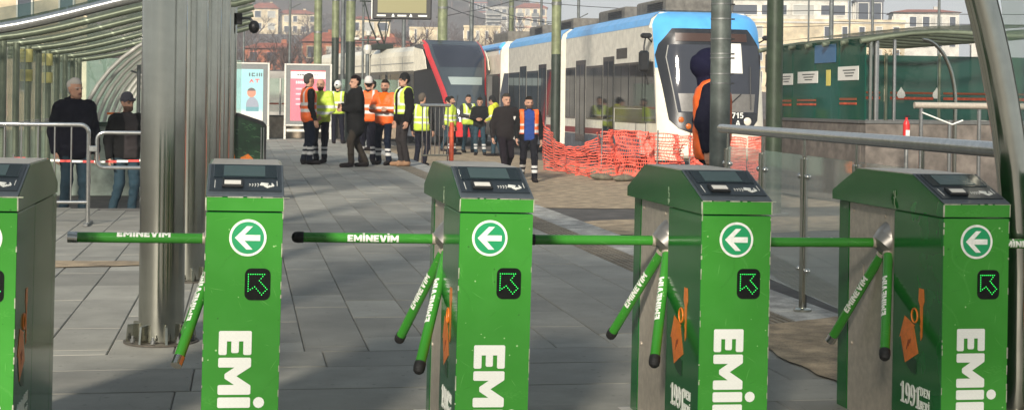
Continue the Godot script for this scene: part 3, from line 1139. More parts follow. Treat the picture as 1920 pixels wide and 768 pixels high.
	for k in 4:
		box(st2, Vector3(0.068 + 0.007 * k, y0 + 0.07 + 0.003 * k, 0.0075), Vector3(0.004, 0.02 - 0.003 * k, 0.002), Basis(Vector3(0, 0, 1), 0.7))
	box(st2, Vector3(0.09, y0 + 0.09, 0.0075), Vector3(0.004, 0.02, 0.002), Basis(Vector3(0, 0, 1), 0.3))
	for e in [[-0.1, 0.09, 0.0016, 0.06], [0.104, 0.1, 0.0016, 0.04]]:
		box(st2, Vector3(e[0], y0 + e[1], 0.0075), Vector3(e[2], e[3], 0.002))
	obj("contactless_symbol", st2, M("white_print"), pn)
	# round arrow sign
	var sx2: float = o.get("sign_x", 0.0)
	var sign_c := Vector3(sx2, 0.797, 0.0)
	var st := S()
	prism(st, disc(0.0605, 40), 0.0005, 0.0025, Transform3D(Basis(), sign_c))
	var sg := obj("arrow_sign", st, M("white_print"), t)
	st = S()
	prism(st, disc(0.0525, 40), 0.003, 0.0034, Transform3D(Basis(), sign_c))
	obj("sign_face", st, M("sign_teal"), sg)
	st = S()
	var ar := PackedVector2Array([Vector2(-0.042, 0), Vector2(-0.004, 0.038), Vector2(0.016, 0.038), Vector2(-0.011, 0.0095), Vector2(0.04, 0.0095), Vector2(0.04, -0.0095), Vector2(-0.011, -0.0095), Vector2(0.016, -0.038), Vector2(-0.004, -0.038)])
	prism(st, ar, 0.004, 0.0046, Transform3D(Basis(), sign_c))
	obj("arrow", st, M("white_print"), sg)
	# little display with a dotted arrow
	var lc := Vector3(0.047, 0.645, 0.0)
	st = S()
	prism(st, rect(0.083, 0.104, 0.02), 0.0, 0.003, Transform3D(Basis(), lc))
	var ledp := obj("led_display", st, M("led_glass"), t)
	var path := [Vector2(-0.03, 0.033), Vector2(0.022, 0.033), Vector2(0.006, 0.012), Vector2(0.031, -0.016), Vector2(0.014, -0.034), Vector2(-0.009, -0.008), Vector2(-0.03, -0.022), Vector2(-0.03, 0.033)]
	st = S()
	for i in path.size() - 1:
		var len: float = (path[i + 1] - path[i]).length()
		var cnt := int(len / 0.0072)
		for k in cnt:
			var p: Vector2 = path[i].lerp(path[i + 1], float(k) / cnt)
			prism(st, disc(0.0016, 6, p.x, p.y), 0.003, 0.0042, Transform3D(Basis(), lc))
	obj("dotted_arrow", st, M("led"), ledp)
	# name running down the front
	var cap := 0.106
	var lt := part("lettering", front_text_mesh(), M("white_print"), t)
	var ty: float = o.get("text_y", 0.49)
	var tx: float = o.get("text_x", -0.012)
	lt.transform = Transform3D(Basis(Vector3(0, -1, 0) * cap, Vector3(1, 0, 0) * cap, Vector3(0, 0, 1) * cap), Vector3(tx - cap / 2, ty, 0.0006))
	# side prints
	side_print(t, -1.0)
	if o.get("right_print", false):
		side_print(t, 1.0)
	# tripod head and arms
	var hubc := Vector3(-0.082, 0.742, -0.572)
	var ax := Vector3(-0.7071, -0.7071, 0.0)
	st = S()
	var hb := Basis(ax.cross(Vector3(0, 0, 1)).normalized(), ax, Vector3(0, 0, 1))
	hb = Basis(hb.x, ax, hb.x.cross(ax))
	lathe(st, [Vector2(0.0, -0.05), Vector2(0.066, -0.05), Vector2(0.066, -0.008), Vector2(0.058, 0.03), Vector2(0.04, 0.046), Vector2(0.0, 0.048)], 20, Transform3D(hb, hubc))
	obj("hub", st, M("hub_metal"), t)
	var u := Vector3(-0.7071, 0.7071, 0.0)
	var w := Vector3(0, 0, 1)
	var spin: float = deg_to_rad(o.get("spin", 0.0))
	for k in 3:
		var an2 := spin + TAU * k / 3.0
		var dir := (ax * 0.7071 + (u * cos(an2) + w * sin(an2)) * 0.7071).normalized()
		var p0 := hubc + dir * 0.03
		var ln: float = o.get("arm", 0.54)
		var p1 := hubc + dir * ln
		var arm := tubeo("arm", [p0, p1], 0.0188, green, t, 18)
		tubeo("collar", [hubc + dir * 0.052, hubc + dir * 0.066], 0.0212, M("steel_dull"), arm, 16)
		var cap_kind: int = o.get("caps", [0, 0, 0])[k]
		if cap_kind == 0:
			st = S()
			var cb := Basis(dir.cross(Vector3(0.3, 0.1, 1)).normalized(), dir, Vector3.ZERO)
			cb.z = cb.x.cross(cb.y)
			lathe(st, [Vector2(0.0205, -0.02), Vector2(0.0212, 0.0), Vector2(0.019, 0.013), Vector2(0.012, 0.021), Vector2(0.0, 0.024)], 16, Transform3D(cb, p1))
			obj("end_cap", st, M("rubber"), arm)
		else:
			tubeo("bare_end", [p1 - dir * 0.03, p1 + dir * 0.004], 0.0202, M("steel_shiny"), arm, 16)
		var tm := part("arm_lettering", arm_text_mesh(0.0193, 0.027), M("white_print"), arm)
		# lettering starts well out on the arm; facing differs from arm to arm
		var face: Vector3 = [Vector3(0, 0, 1), Vector3(-1, 0.2, 0.8), Vector3(-1, 0.2, 0.8)][k]
		face = face.rotated(dir, deg_to_rad(o.get("text_roll", [0, 0, 0])[k]))
		var zz := (face - dir * face.dot(dir)).normalized()
		var xx := -dir if o.get("flip", [true, true, true])[k] else dir
		var wordlen := 7.4 * 0.027
		var start := (hubc + dir * (ln * 0.5 + wordlen * 0.5)) if xx == -dir else (hubc + dir * (ln * 0.5 - wordlen * 0.5))
		tm.transform = Transform3D(Basis(xx, zz.cross(xx), zz), start)
	# floor flange
	boxo("floor_flange", Vector3(0, 0.006, -0.525), Vector3(0.29, 0.012, 1.09), M("steel_dull"), t, 0.003)
	return t

func side_print(t: Node3D, s: float) -> void:
	# prints on a side face of the front box: key with a house tag, a curl and the founding year
	var x := s * 0.1255
	var b := Basis(Vector3(0, 0, s), Vector3(0, 1, 0), Vector3(s, 0, 0)) if s < 0 else Basis(Vector3(0, 0, -1), Vector3(0, 1, 0), Vector3(1, 0, 0))
	if s < 0:
		b = Basis(Vector3(0, 0, 1), Vector3(0, 1, 0), Vector3(-1, 0, 0))
	var xf := func(u: float, v: float) -> Transform3D: return Transform3D(b, Vector3(x, v, -0.212 + (u if s < 0 else -u)))
	var st := S()
	var house := PackedVector2Array()
	for p in [[-0.052, -0.05], [0.052, -0.05], [0.052, 0.035], [0.062, 0.035], [0.0, 0.085], [-0.062, 0.035], [-0.052, 0.035]]:
		house.append(Vector2(p[0], p[1]).rotated(-2.72 + PI) * 1.2)
	prism(st, house, 0.0003, 0.0012, xf.call(-0.06, 0.40))
	var hs := obj("house_tag_print", st, M("orange_print"), t)
	st = S()
	for k in 3:
		box(st, xf.call(-0.06, 0.40) * Vector3(-0.012 + 0.012 * k, 0.008 * k - 0.01, 0.0016), Vector3(0.0008, 0.04 - 0.01 * k, 0.006), Basis(Vector3(1, 0, 0), 0.4))
	obj("tag_writing", st, M("orange_line"), hs)
	st = S()
	var pts := []
	for i in 13:
		pts.append(xf.call(-0.015, 0.505) * Vector3(cos(TAU * i / 12) * 0.026, sin(TAU * i / 12) * 0.026, 0.0012))
	tube(st, pts, 0.0035, 5)
	obj("key_ring_print", st, M("orange_print"), t)
	st = S()
	var key := PackedVector2Array([Vector2(-0.02, 0.065), Vector2(0.02, 0.065), Vector2(0.026, 0.02), Vector2(0.014, 0.0), Vector2(0.012, -0.11), Vector2(0.0, -0.125), Vector2(-0.006, -0.1), Vector2(-0.002, -0.085), Vector2(-0.008, -0.07), Vector2(-0.003, -0.055), Vector2(-0.009, -0.04), Vector2(-0.01, 0.0), Vector2(-0.024, 0.02)])
	prism(st, key, 0.0003, 0.0012, xf.call(0.04, 0.545))
	obj("key_print", st, M("orange_print"), t)
	st = S()
	var curl := PackedVector2Array()
	for i in 9:
		var an := PI + PI * 0.55 * i / 8.0
		curl.append(Vector2(cos(an) * 0.12, sin(an) * 0.12))
	for i in 9:
		var an2 := PI + PI * 0.55 * (8 - i) / 8.0
		curl.append(Vector2(cos(an2) * 0.088 + 0.006, sin(an2) * 0.085 + 0.02))
	prism(st, curl, 0.0002, 0.0009, xf.call(-0.01, 0.41))
	obj("curl_print", st, M("dark_green_print"), t)
	var y1: Transform3D = xf.call(-0.045, 0.205)
	text_part("year_print", "1991", 0.075, M("white_print"), t, Transform3D(y1.basis * Basis.from_scale(Vector3(0.75, 1, 1)), y1.origin), "Droid Serif")
	var y2: Transform3D = xf.call(0.075, 0.235)
	text_part("year_suffix_print", "'DEN", 0.03, M("white_print"), t, Transform3D(y2.basis * Basis.from_scale(Vector3(0.9, 1, 1)), y2.origin), "Droid Serif")
	var y3: Transform3D = xf.call(0.078, 0.185)
	text_part("year_suffix_print", "BERİ", 0.03, M("white_print"), t, Transform3D(y3.basis * Basis.from_scale(Vector3(0.85, 1, 1)), y3.origin), "Droid Serif")

# ---------------------------------------------------------------- steel columns and the unseen canopy they carry
func steel_column(at: Vector3, h: float, label: String) -> void:
	var c := thing("steel_column", label, "column", at, 0.0, "row of steel columns")
	var st := S()
	lathe(st, [Vector2(0.115, 0.01), Vector2(0.115, h)], 40)
	obj("shaft", st, M("steel"), c)
	st = S()
	lathe(st, [Vector2(0.0, 0.0), Vector2(0.19, 0.0), Vector2(0.19, 0.008), Vector2(0.117, 0.008)], 28)
	obj("base_plate", st, M("base_grime"), c)
	for k in 8:
		var an := TAU * k / 8.0 + 0.2
		st = S()
		var fin := PackedVector2Array([Vector2(0.112, 0.006), Vector2(0.18, 0.006), Vector2(0.17, 0.095), Vector2(0.112, 0.1)])
		prism(st, fin, -0.006, 0.006, Transform3D(Basis(Vector3.UP, an), Vector3.ZERO))
		obj("gusset", st, M("steel"), c)
		st = S()
		var a2 := an + TAU / 16.0
		lathe(st, [Vector2(0.013, 0.012), Vector2(0.013, 0.03), Vector2(0.007, 0.03), Vector2(0.007, 0.045), Vector2(0.0, 0.046)], 6, Transform3D(Basis(), Vector3(cos(a2) * 0.165, 0, -sin(a2) * 0.165)))
		obj("anchor_bolt", st, M("galvanised"), c)

func canopy() -> void:
	var c := thing("canopy", "unseen glazed platform canopy on the steel columns, shaped for its shade on the turnstiles", "canopy", Vector3.ZERO)
	var y := 3.42  # roof out of view; its reach and clearness are set to shade the gates
	for x in [-2.8, -0.4, 1.9, 4.3]:
		boxo("purlin", Vector3(x, y, -3.25), Vector3(0.12, 0.16, 11.7), M("steel_dull"), c, 0.01)
	var zs := []
	var z := 2.6
	while z > -9.2:
		zs.append(z)
		z -= 1.3
	for i in zs.size() - 1:
		for j in 3:
			var x0: float = [-2.8, -0.4, 1.9][j]
			var x1: float = [-0.4, 1.9, 4.3][j]
			if i in open_slots and j in open_slots[i]:
				continue
			boxo("roof_pane", Vector3((x0 + x1) / 2, y + 0.1, (zs[i] + zs[i + 1]) / 2), Vector3(x1 - x0 - 0.03, 0.02, 1.27), M("canopy_glass"), c)
	# front gutter on the columns, and the arm that holds the information screen
	tubeo("long_beam", [Vector3(-0.41, 3.42, -9.1), Vector3(-0.24, 3.42, -21.6)], 0.09, M("steel_dull"), c, 14)
	tubeo("cross_arm", [Vector3(-0.24, 3.5, -21.5), Vector3(2.9, 3.5, -20.9)], 0.06, M("steel_dull"), c, 12)

var open_slots := {}

# ---------------------------------------------------------------- ground
func ground() -> void:
	# everything lies on one large sheet
	var st := S()
	flat(st)
	q(st, Vector3(-700, -0.62, 60), Vector3(700, -0.62, 60), Vector3(700, -0.62, -1400), Vector3(-700, -0.62, -1400))
	structure("ground", st, M("far_ground"))
	# square that falls gently towards the tram tracks, right of the platform paving
	st = S()
	var zs := [8.0, -4.0, -8.0, -10.0, -14.0, -18.0, -22.0, -26.0, -40.0, -60.0, -110.0]
	var ys := [-0.006, -0.006, -0.006, -0.006, -0.09, -0.18, -0.27, -0.35, -0.35, -0.35, -0.35]
	soft(st)
	for i in zs.size() - 1:
		var n := 12
		for k in n:
			var x0 := 3.56 + 60.0 * k / n
			var x1 := 3.56 + 60.0 * (k + 1) / n
			q(st, Vector3(x0, ys[i], zs[i]), Vector3(x1, ys[i], zs[i]), Vector3(x1, ys[i + 1], zs[i + 1]), Vector3(x0, ys[i + 1], zs[i + 1]))
	structure("square", st, M("asphalt"))
	# sandy blown patches and rubble; one thin strip is sunlight laid on as colour
	var patches := [
		[[[2.66, -6.3], [4.6, -6.0], [4.9, -8.4], [3.6, -8.75], [2.72, -8.3], [2.64, -7.2]], 0.0],
		[[[3.7, -22.0], [6.0, -21.5], [10.0, -22.5], [12.0, -26.0], [12.0, -31.0], [9.6, -33.0], [8.2, -40.0], [7.6, -55.0], [4.0, -55.0], [3.9, -30.0], [4.6, -27.5], [3.75, -25.0]], 1.0],
		[[[-2.6, -12.0], [-1.4, -11.7], [-0.6, -11.85], [-0.55, -12.1], [-1.4, -12.15], [-2.6, -12.55]], 0.0],  # pale strip standing in for a band of sun on the paving
		[[[3.62, -16.0], [4.4, -15.6], [7.5, -17.0], [9.0, -19.6], [6.0, -19.4], [3.7, -18.2]], 1.0]]
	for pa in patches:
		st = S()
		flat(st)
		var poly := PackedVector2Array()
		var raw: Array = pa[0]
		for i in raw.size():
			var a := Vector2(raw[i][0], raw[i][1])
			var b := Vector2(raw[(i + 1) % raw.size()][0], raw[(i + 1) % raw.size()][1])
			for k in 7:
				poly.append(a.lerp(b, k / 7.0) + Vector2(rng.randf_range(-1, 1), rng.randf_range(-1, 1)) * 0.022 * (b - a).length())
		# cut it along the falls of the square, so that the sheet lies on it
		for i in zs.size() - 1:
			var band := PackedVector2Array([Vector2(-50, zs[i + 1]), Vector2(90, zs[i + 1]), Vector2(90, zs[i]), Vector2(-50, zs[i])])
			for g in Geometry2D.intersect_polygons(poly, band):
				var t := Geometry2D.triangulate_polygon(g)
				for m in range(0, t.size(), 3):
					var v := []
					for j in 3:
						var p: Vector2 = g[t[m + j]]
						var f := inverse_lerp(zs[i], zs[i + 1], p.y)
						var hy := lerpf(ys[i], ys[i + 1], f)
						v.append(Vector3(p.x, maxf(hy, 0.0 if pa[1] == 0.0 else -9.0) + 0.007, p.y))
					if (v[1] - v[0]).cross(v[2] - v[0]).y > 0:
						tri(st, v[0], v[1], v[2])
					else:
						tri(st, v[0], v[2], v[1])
		structure("sand_and_sun", st, M("sand_and_sun"))
	# platform: a bed below, pavers above it
	st = S()
	box(st, Vector3(1.4, -0.32, -22.0), Vector3(4.3, 0.61, 76.0))
	box(st, Vector3(-2.627, -0.32, -1.1), Vector3(3.75, 0.61, 34.2))
	var bed := structure("platform", st, M("bed"))
	# lower yard on the left where the two men stand
	st = S()
	flat(st)
	q(st, Vector3(-14, -0.30, -18.21), Vector3(-0.755, -0.30, -18.21), Vector3(-0.755, -0.30, -60.0), Vector3(-14, -0.30, -60.0))
	structure("yard", st, M("asphalt"))
	pave(bed)

func paver_mesh(key: String, sx: float, sz: float) -> ArrayMesh:
	var k := "pv_%s" % key
	if meshes.has(k):
		return meshes[k]
	var st := S()
	flat(st)
	var h := 0.03
	var e := 0.005
	var a := sx / 2
	var b := sz / 2
	var t := [Vector3(-a + e, h, b - e), Vector3(a - e, h, b - e), Vector3(a - e, h, -b + e), Vector3(-a + e, h, -b + e)]
	var m := [Vector3(-a, h - e, b), Vector3(a, h - e, b), Vector3(a, h - e, -b), Vector3(-a, h - e, -b)]
	var g := [Vector3(-a, 0, b), Vector3(a, 0, b), Vector3(a, 0, -b), Vector3(-a, 0, -b)]
	q(st, t[0], t[1], t[2], t[3])
	for i in 4:
		var j := (i + 1) % 4
		q(st, m[i], m[j], t[j], t[i])
		q(st, g[i], g[j], m[j], m[i])
	meshes[k] = sheet_mesh(st)
	return meshes[k]

func pave(bed: Node3D) -> void:
	var list := []   # x centre, z centre, sx, sz, tone
	# near field: rows across
	var z := -7.75
	var depths := [0.44, 0.56, 0.48, 0.6, 0.5, 0.56, 0.5, 0.6, 0.5, 0.55, 0.5, 0.6]
	for r in depths.size():
		var dz: float = depths[r]
		var x := -4.2 + rng.randf_range(0.0, 0.5)
		while x < 3.0:
			var sx: float = [0.9, 1.2, 1.5][rng.randi() % 3]
			if x + sx > 3.5:
				break
			list.append([x + sx / 2, z + dz / 2, sx, dz, rng.randi() % 7])
			x += sx
		z += dz
	# far field: columns along the platform
	var xs := -4.174
	var col := 0
	while xs < 2.8:
		var zz: float = -7.75 - [0.0, 0.3, 0.15, 0.45][col % 4]
		if col % 4 != 0:
			list.append([xs + 0.16, -7.75 - [0.0, 0.3, 0.15, 0.45][col % 4] / 2, 0.32, [0.0, 0.3, 0.15, 0.45][col % 4], rng.randi() % 7])
		while zz > -58.0:
			var sz: float = [0.6, 0.75, 0.9, 1.2][rng.randi() % 4]
			list.append([xs + 0.16, zz - sz / 2, 0.32, sz, rng.randi() % 7])
			zz -= sz
		xs += 0.32
		col += 1
	# keep clear of the sunken yard at the left
	list = list.filter(func(e: Array) -> bool: return not (e[0] < -0.7 and e[1] < -17.7))
	# the largest in view are pieces of their own
	var scored := []
	for e in list:
		var d: float = -e[1] * 0.9855 + e[0] * 0.1699
		var side: float = (e[0] * 0.9855 + e[1] * 0.1699) / maxf(d, 0.1)
		var vis: float = e[2] * e[3] / (d * d) if d > 6.0 and absf(side) < 0.34 else 0.0
		scored.append([vis, e])
	scored.sort_custom(func(p: Array, r: Array) -> bool: return p[0] > r[0])
	var rest := {}
	for i in scored.size():
		var e: Array = scored[i][1]
		var g := 0.004
		if e[2] < 0.05 or e[3] < 0.05:
			continue
		var y := -0.031 + rng.randf_range(-0.0016, 0.0016)
		if i < 290:
			var o := part("paver", paver_mesh("%.2f_%.2f" % [e[2], e[3]], e[2] - g, e[3] - g), M("paver%d" % e[4]), bed)
			o.position = Vector3(e[0], y, e[1])
			o.rotation = Vector3(rng.randf_range(-0.003, 0.003), 0, rng.randf_range(-0.003, 0.003))
		else:
			if not rest.has(e[4]):
				rest[e[4]] = S()
			var st: SurfaceTool = rest[e[4]]
			st.append_from(paver_mesh("%.2f_%.2f" % [e[2], e[3]], e[2] - g, e[3] - g), 0, Transform3D(Basis(), Vector3(e[0], y, e[1])))
	for k in rest:
		var o2 := part("far_pavers", rest[k].commit(), M("paver%d" % k), bed)
		o2.set_meta("kind", "stuff")
	# ribbed guiding strip and the smooth strip beside it
	var zt := -7.8
	while zt > -40.0:
		var st2 := S()
		box(st2, Vector3(0, -0.016, -0.199), Vector3(0.296, 0.03, 0.396))
		for k in 6:
			box(st2, Vector3(-0.12 + 0.048 * k, 0.0015, -0.2), Vector3(0.026, 0.007, 0.39), Basis(), 0.002)
		if not meshes.has("tactile"):
			meshes["tactile"] = sheet_mesh(st2)
		if zt > -24.0:
			var o3 := part("ribbed_tile", meshes["tactile"], M("tactile"), bed)
			o3.position = Vector3(3.02, 0, zt)
		zt -= 0.4
	var st3 := S()
	var zz2 := -24.2
	while zz2 > -58.0:
		st3.append_from(meshes["tactile"], 0, Transform3D(Basis(), Vector3(3.02, 0, zz2)))
		zz2 -= 0.4
	var o4 := part("far_ribbed_tiles", st3.commit(), M("tactile"), bed)
	o4.set_meta("kind", "stuff")
	var ze := -7.8
	while ze > -58.0:
		var o5 := boxo("edge_slab", Vector3(3.362, -0.0165, ze - 0.6), Vector3(0.372, 0.031, 1.192), M("strip_light"), bed, 0.004)
		ze -= 1.2

# ---------------------------------------------------------------- street furniture
func pole(at: Vector3, r: float, h: float, split: float, m_low: String, m_high: String, label: String, called := "steel_pole", group := "") -> Node3D:
	var t := thing(called, label, "pole", at, 0.0, group)
	var st := S()
	lathe(st, [Vector2(r * 1.01, 0.0), Vector2(r, 0.02), Vector2(r, split)], 24)
	obj("shaft", st, M(m_low), t)
	if split < h:
		st = S()
		lathe(st, [Vector2(r * 1.012, split), Vector2(r * 0.9, h), Vector2(0, h + 0.01)], 24)
		obj("upper_shaft", st, M(m_high), t)
	st = S()
	lathe(st, [Vector2(r * 1.9, 0.0), Vector2(r * 1.9, 0.02), Vector2(r, 0.02)], 20)
	obj("base_plate", st, M("galvanised"), t)
	return t

func railing() -> void:
	var a := Vector3(3.14, 0, -5.95)
	var b := Vector3(3.535, 0, -11.2)
	var t := thing("glass_railing", "steel handrail on posts with clear glass panels beside the turnstiles", "railing", Vector3.ZERO)
	var rail := []
	for i in 8:
		var p := a.lerp(b, i / 7.0)
		rail.append(Vector3(p.x, 1.075, p.z))
	tubeo("handrail", rail, 0.034, M("steel_shiny"), t, 18)
	var d := (b - a).normalized()
	var side := Vector3(-d.z, 0, d.x)
	var posts := []
	for z in [-7.0, -8.0, -9.0, -10.0, -11.0]:
		var f: float = (z - a.z) / (b.z - a.z)
		posts.append(a.lerp(b, f))
	for p in posts:
		var st := S()
		lathe(st, [Vector2(0.055, 0.0), Vector2(0.055, 0.012), Vector2(0.04, 0.02), Vector2(0.024, 0.022), Vector2(0.024, 0.93), Vector2(0.0, 0.935)], 18, Transform3D(Basis(), p))
		var po := obj("post", st, M("steel"), t)
		st = S()
		lathe(st, [Vector2(0.009, 0.93), Vector2(0.009, 1.05)], 8, Transform3D(Basis(), p))
		obj("stem", st, M("steel"), po)
		for y in [0.25, 0.82]:
			st = S()
			for s in [-1.0, 1.0]:
				tube(st, [p + Vector3(0, y, 0) + d * s * 0.02, p + Vector3(0, y, 0) + d * s * 0.085], 0.009, 8)
				ell(st, p + Vector3(0, y, 0) + d * s * 0.085, Vector3(0.02, 0.02, 0.014), 8, 6)
			obj("clamp", st, M("steel_shiny"), po)
	for i in posts.size() - 1:
		var p0: Vector3 = posts[i] + d * 0.06
		var p1: Vector3 = posts[i + 1] - d * 0.06
		var mid := (p0 + p1) / 2 + Vector3(0, 0.53, 0)
		boxo("glass_panel", mid, Vector3((p1 - p0).length(), 0.84, 0.01), M("glass_clear"), t, 0.001, Basis(d, Vector3.UP, side * -1))

func arch_tube() -> void:
	var t := thing("curved_steel_tube", "thick brushed steel tube rising in a curve behind the last turnstile", "steel tube", Vector3(3.135, 0, -5.90))
	var pts := []
	for i in 25:
		var h := 3.45 * i / 24.0
		var o := 0.115 * pow(maxf(h - 0.5, 0.0), 2.0)
		pts.append(Vector3(-0.9855 * o, h, -0.1699 * o))
	tubeo("shaft", pts, 0.064, M("steel"), t, 28)
	var st := S()
	lathe(st, [Vector2(0.13, 0.0), Vector2(0.13, 0.014), Vector2(0.066, 0.014)], 20)
	obj("base_plate", st, M("steel_dull"), t)
	var p := thing("dark_post", "dark painted post standing beside the curved steel tube", "post", Vector3(3.335, 0, -6.02))
	boxo("shaft", Vector3(0, 1.7, 0), Vector3(0.16, 3.4, 0.12), M("frame_grey"), p, 0.006)
	var g := thing("curved_glass_screen", "clear glass screen with curved edge between tube and dark post", "glass screen", Vector3(3.335, 0, -6.25))
	st = S()
	var poly := PackedVector2Array()
	for i in 12:
		var h := 1.1 + 2.2 * i / 11.0
		poly.append(Vector2(-0.02 - 0.05 * pow(h - 0.4, 2.0), h))
	poly.append(Vector2(0.4, 3.3))
	poly.append(Vector2(0.4, 1.1))
	prism(st, poly, -0.005, 0.005)
	obj("pane", st, M("glass_pale"), g)
	boxo("lower_clamp_rail", Vector3(0.18, 0.55, 0), Vector3(0.44, 1.1, 0.03), M("frame_grey"), g, 0.004)

func crowd_barriers() -> void:
	var t := thing("crowd_barrier", "tubular steel crowd barrier with upright bars and rounded top corner", "barrier", Vector3(-1.52, 0, -15.7))
	var m := M("steel_shiny")
	var frame := [Vector3(0, 0.0, 0), Vector3(0, 0.9, 0)]
	for i in 6:
		var an := PI / 2 * i / 5.0
		frame.append(Vector3(-0.08 + cos(an) * 0.08, 0.9 + sin(an) * 0.08, 0))
	frame.append(Vector3(-2.3, 0.98, 0))
	frame.append(Vector3(-2.38, 0.9, 0))
	frame.append(Vector3(-2.38, 0.0, 0))
	tubeo("frame", frame, 0.021, m, t, 12)
	tubeo("bottom_rail", [Vector3(-2.37, 0.22, 0), Vector3(-0.01, 0.22, 0)], 0.018, m, t, 10)
	for i in 14:
		tubeo("bar", [Vector3(-0.165 - 0.158 * i, 0.22, 0), Vector3(-0.165 - 0.158 * i, 0.965, 0)], 0.0085, m, t, 8)
	for x in [0.0, -2.38]:
		boxo("foot", Vector3(x, 0.012, 0), Vector3(0.05, 0.024, 0.5), M("galvanised"), t, 0.004)
	var g := thing("swing_bar", "rounded steel loop bar hinged to the crowd barrier post", "gate", Vector3(-1.52, 0, -15.7))
	var loop := []
	for c in [[0.15, 0.835, 90], [0.15, 0.63, 180]]:
		for i in 6:
			var an2 := deg_to_rad(c[2] + 90.0 * i / 5.0)
			loop.append(Vector3(c[0] + cos(an2) * 0.07, c[1] + sin(an2) * 0.07, 0.0))
	loop.push_front(Vector3(0.95, 0.905, 0))
	loop.append(Vector3(0.95, 0.56, 0))
	tubeo("loop", loop, 0.019, m, g, 12)
	tubeo("end_upright", [Vector3(0.95, 0.0, 0), Vector3(0.95, 0.92, 0)], 0.02, m, g, 10)
	boxo("hinge", Vector3(0.045, 0.745, 0), Vector3(0.09, 0.06, 0.05), m, g, 0.008)
	var tp := thing("barrier_tape", "red and white warning tape strung behind the crowd barrier", "tape", Vector3(-2.2, 0.62, -15.9))
	for i in 14:
		var sag := -0.03 * sin(PI * i / 13.0)
		boxo("tape_red" if i % 2 == 0 else "tape_white", Vector3(0.11 * i, 0.02 + sag, 0), Vector3(0.11, 0.022, 0.003), M("tape_red") if i % 2 == 0 else M("white_print"), tp)
	# the tape hangs on two thin stakes
	for x in [-0.06, 1.5]:
		tubeo("stake", [Vector3(x, -0.62, 0), Vector3(x, 0.06, 0)], 0.01, M("galvanised"), tp, 8)

func green_cabinet() -> void:
	var t := thing("validator_cabinet", "dark green cabinet with slanting black rim behind the columns", "cabinet", Vector3(-0.2, 0, -21.6))
	var st := S()
	var side := PackedVector2Array([Vector2(-0.03, 0.0), Vector2(0.46, 0.0), Vector2(0.46, 0.9), Vector2(0.42, 0.925), Vector2(0.08, 1.035), Vector2(-0.03, 1.035)])
	prism(st, side, -0.7, 0.0)
	obj("cabinet_body", st, M("dark_green_vinyl"), t)
	st = S()
	var rim := PackedVector2Array([Vector2(-0.04, 1.02), Vector2(0.075, 1.02), Vector2(0.42, 0.9), Vector2(0.445, 0.86), Vector2(0.445, 0.0), Vector2(0.485, 0.0), Vector2(0.485, 0.9), Vector2(0.44, 0.945), Vector2(0.09, 1.06), Vector2(-0.04, 1.06)])
	prism(st, rim, -0.72, 0.025)
	obj("rim", st, M("black_plastic"), t)
	for x in [0.415, 0.45]:
		boxo("trim_strip", Vector3(x, 0.44, 0.028), Vector3(0.012, 0.85, 0.008), M("steel_shiny"), t)
	st = S()
	var r2 := RandomNumberGenerator.new()
	r2.seed = 4
	for i in 26:
		var c := Vector2(r2.randf_range(0.0, 0.38), r2.randf_range(0.35, 0.9))
		var pts := []
		for k in 6:
			var an := r2.randf_range(0, 0.6) + k * 0.35
			pts.append(Vector3(c.x + cos(an) * 0.035, c.y + sin(an) * 0.03, 0.003))
		tube(st, pts, 0.004, 4)
	obj("scribble_print", st, M("scribble"), t)
	st = S()
	prism(st, PackedVector2Array([Vector2(0.12, 0.3), Vector2(0.28, 0.3), Vector2(0.32, 0.42), Vector2(0.24, 0.5), Vector2(0.14, 0.45)]), 0.001, 0.004)
	obj("orange_patch", st, M("orange_print"), t)

func dome_camera() -> void:
	var t := thing("dome_camera", "dark dome security camera on a bracket of the last column", "camera", Vector3(-0.13, 2.3, -21.5))
	boxo("bracket", Vector3(0.03, 0.05, 0), Vector3(0.08, 0.16, 0.1), M("black_plastic"), t, 0.01)
	tubeo("bracket_arm", [Vector3(0.05, 0.06, 0), Vector3(0.17, 0.06, 0.02), Vector3(0.22, 0.0, 0.03)], 0.02, M("galvanised"), t, 10)
	var st := S()
	ell(st, Vector3(0.23, -0.06, 0.03), Vector3(0.075, 0.09, 0.075), 16, 10)
	obj("dome", st, M("black_plastic"), t)

func info_screen() -> void:
	var t := thing("information_screen", "hanging information screen with blank olive display and black frame", "screen", Vector3(2.08, 2.36, -20.95), deg_to_rad(-8))
	boxo("frame", Vector3(0, 0.3, 0), Vector3(0.8, 0.6, 0.09), M("black_plastic"), t, 0.01)
	boxo("side_panel", Vector3(-0.408, 0.3, 0), Vector3(0.012, 0.6, 0.1), M("white_print"), t)
	boxo("display", Vector3(0, 0.335, 0.047), Vector3(0.66, 0.5, 0.004), M("display_olive"), t)
	for x in [-0.28, 0.0, 0.28]:
		boxo("logo_strip", Vector3(x, 0.047, 0.047), Vector3(0.12, 0.022, 0.003), M("white_print"), t)
	for x in [-0.12, 0.12]:
		var st := S()
		prism(st, PackedVector2Array([Vector2(x - 0.02, 0.03), Vector2(x + 0.02, 0.03), Vector2(x + 0.016, 0.05), Vector2(x, 0.075), Vector2(x - 0.016, 0.05)]), 0.0455, 0.0485)
		obj("emblem", st, M("white_print"), t)
	for x in [-0.3, 0.3]:
		tubeo("hanger", [Vector3(x, 0.58, 0), Vector3(x, 1.11, 0)], 0.018, M("galvanised"), t, 10)

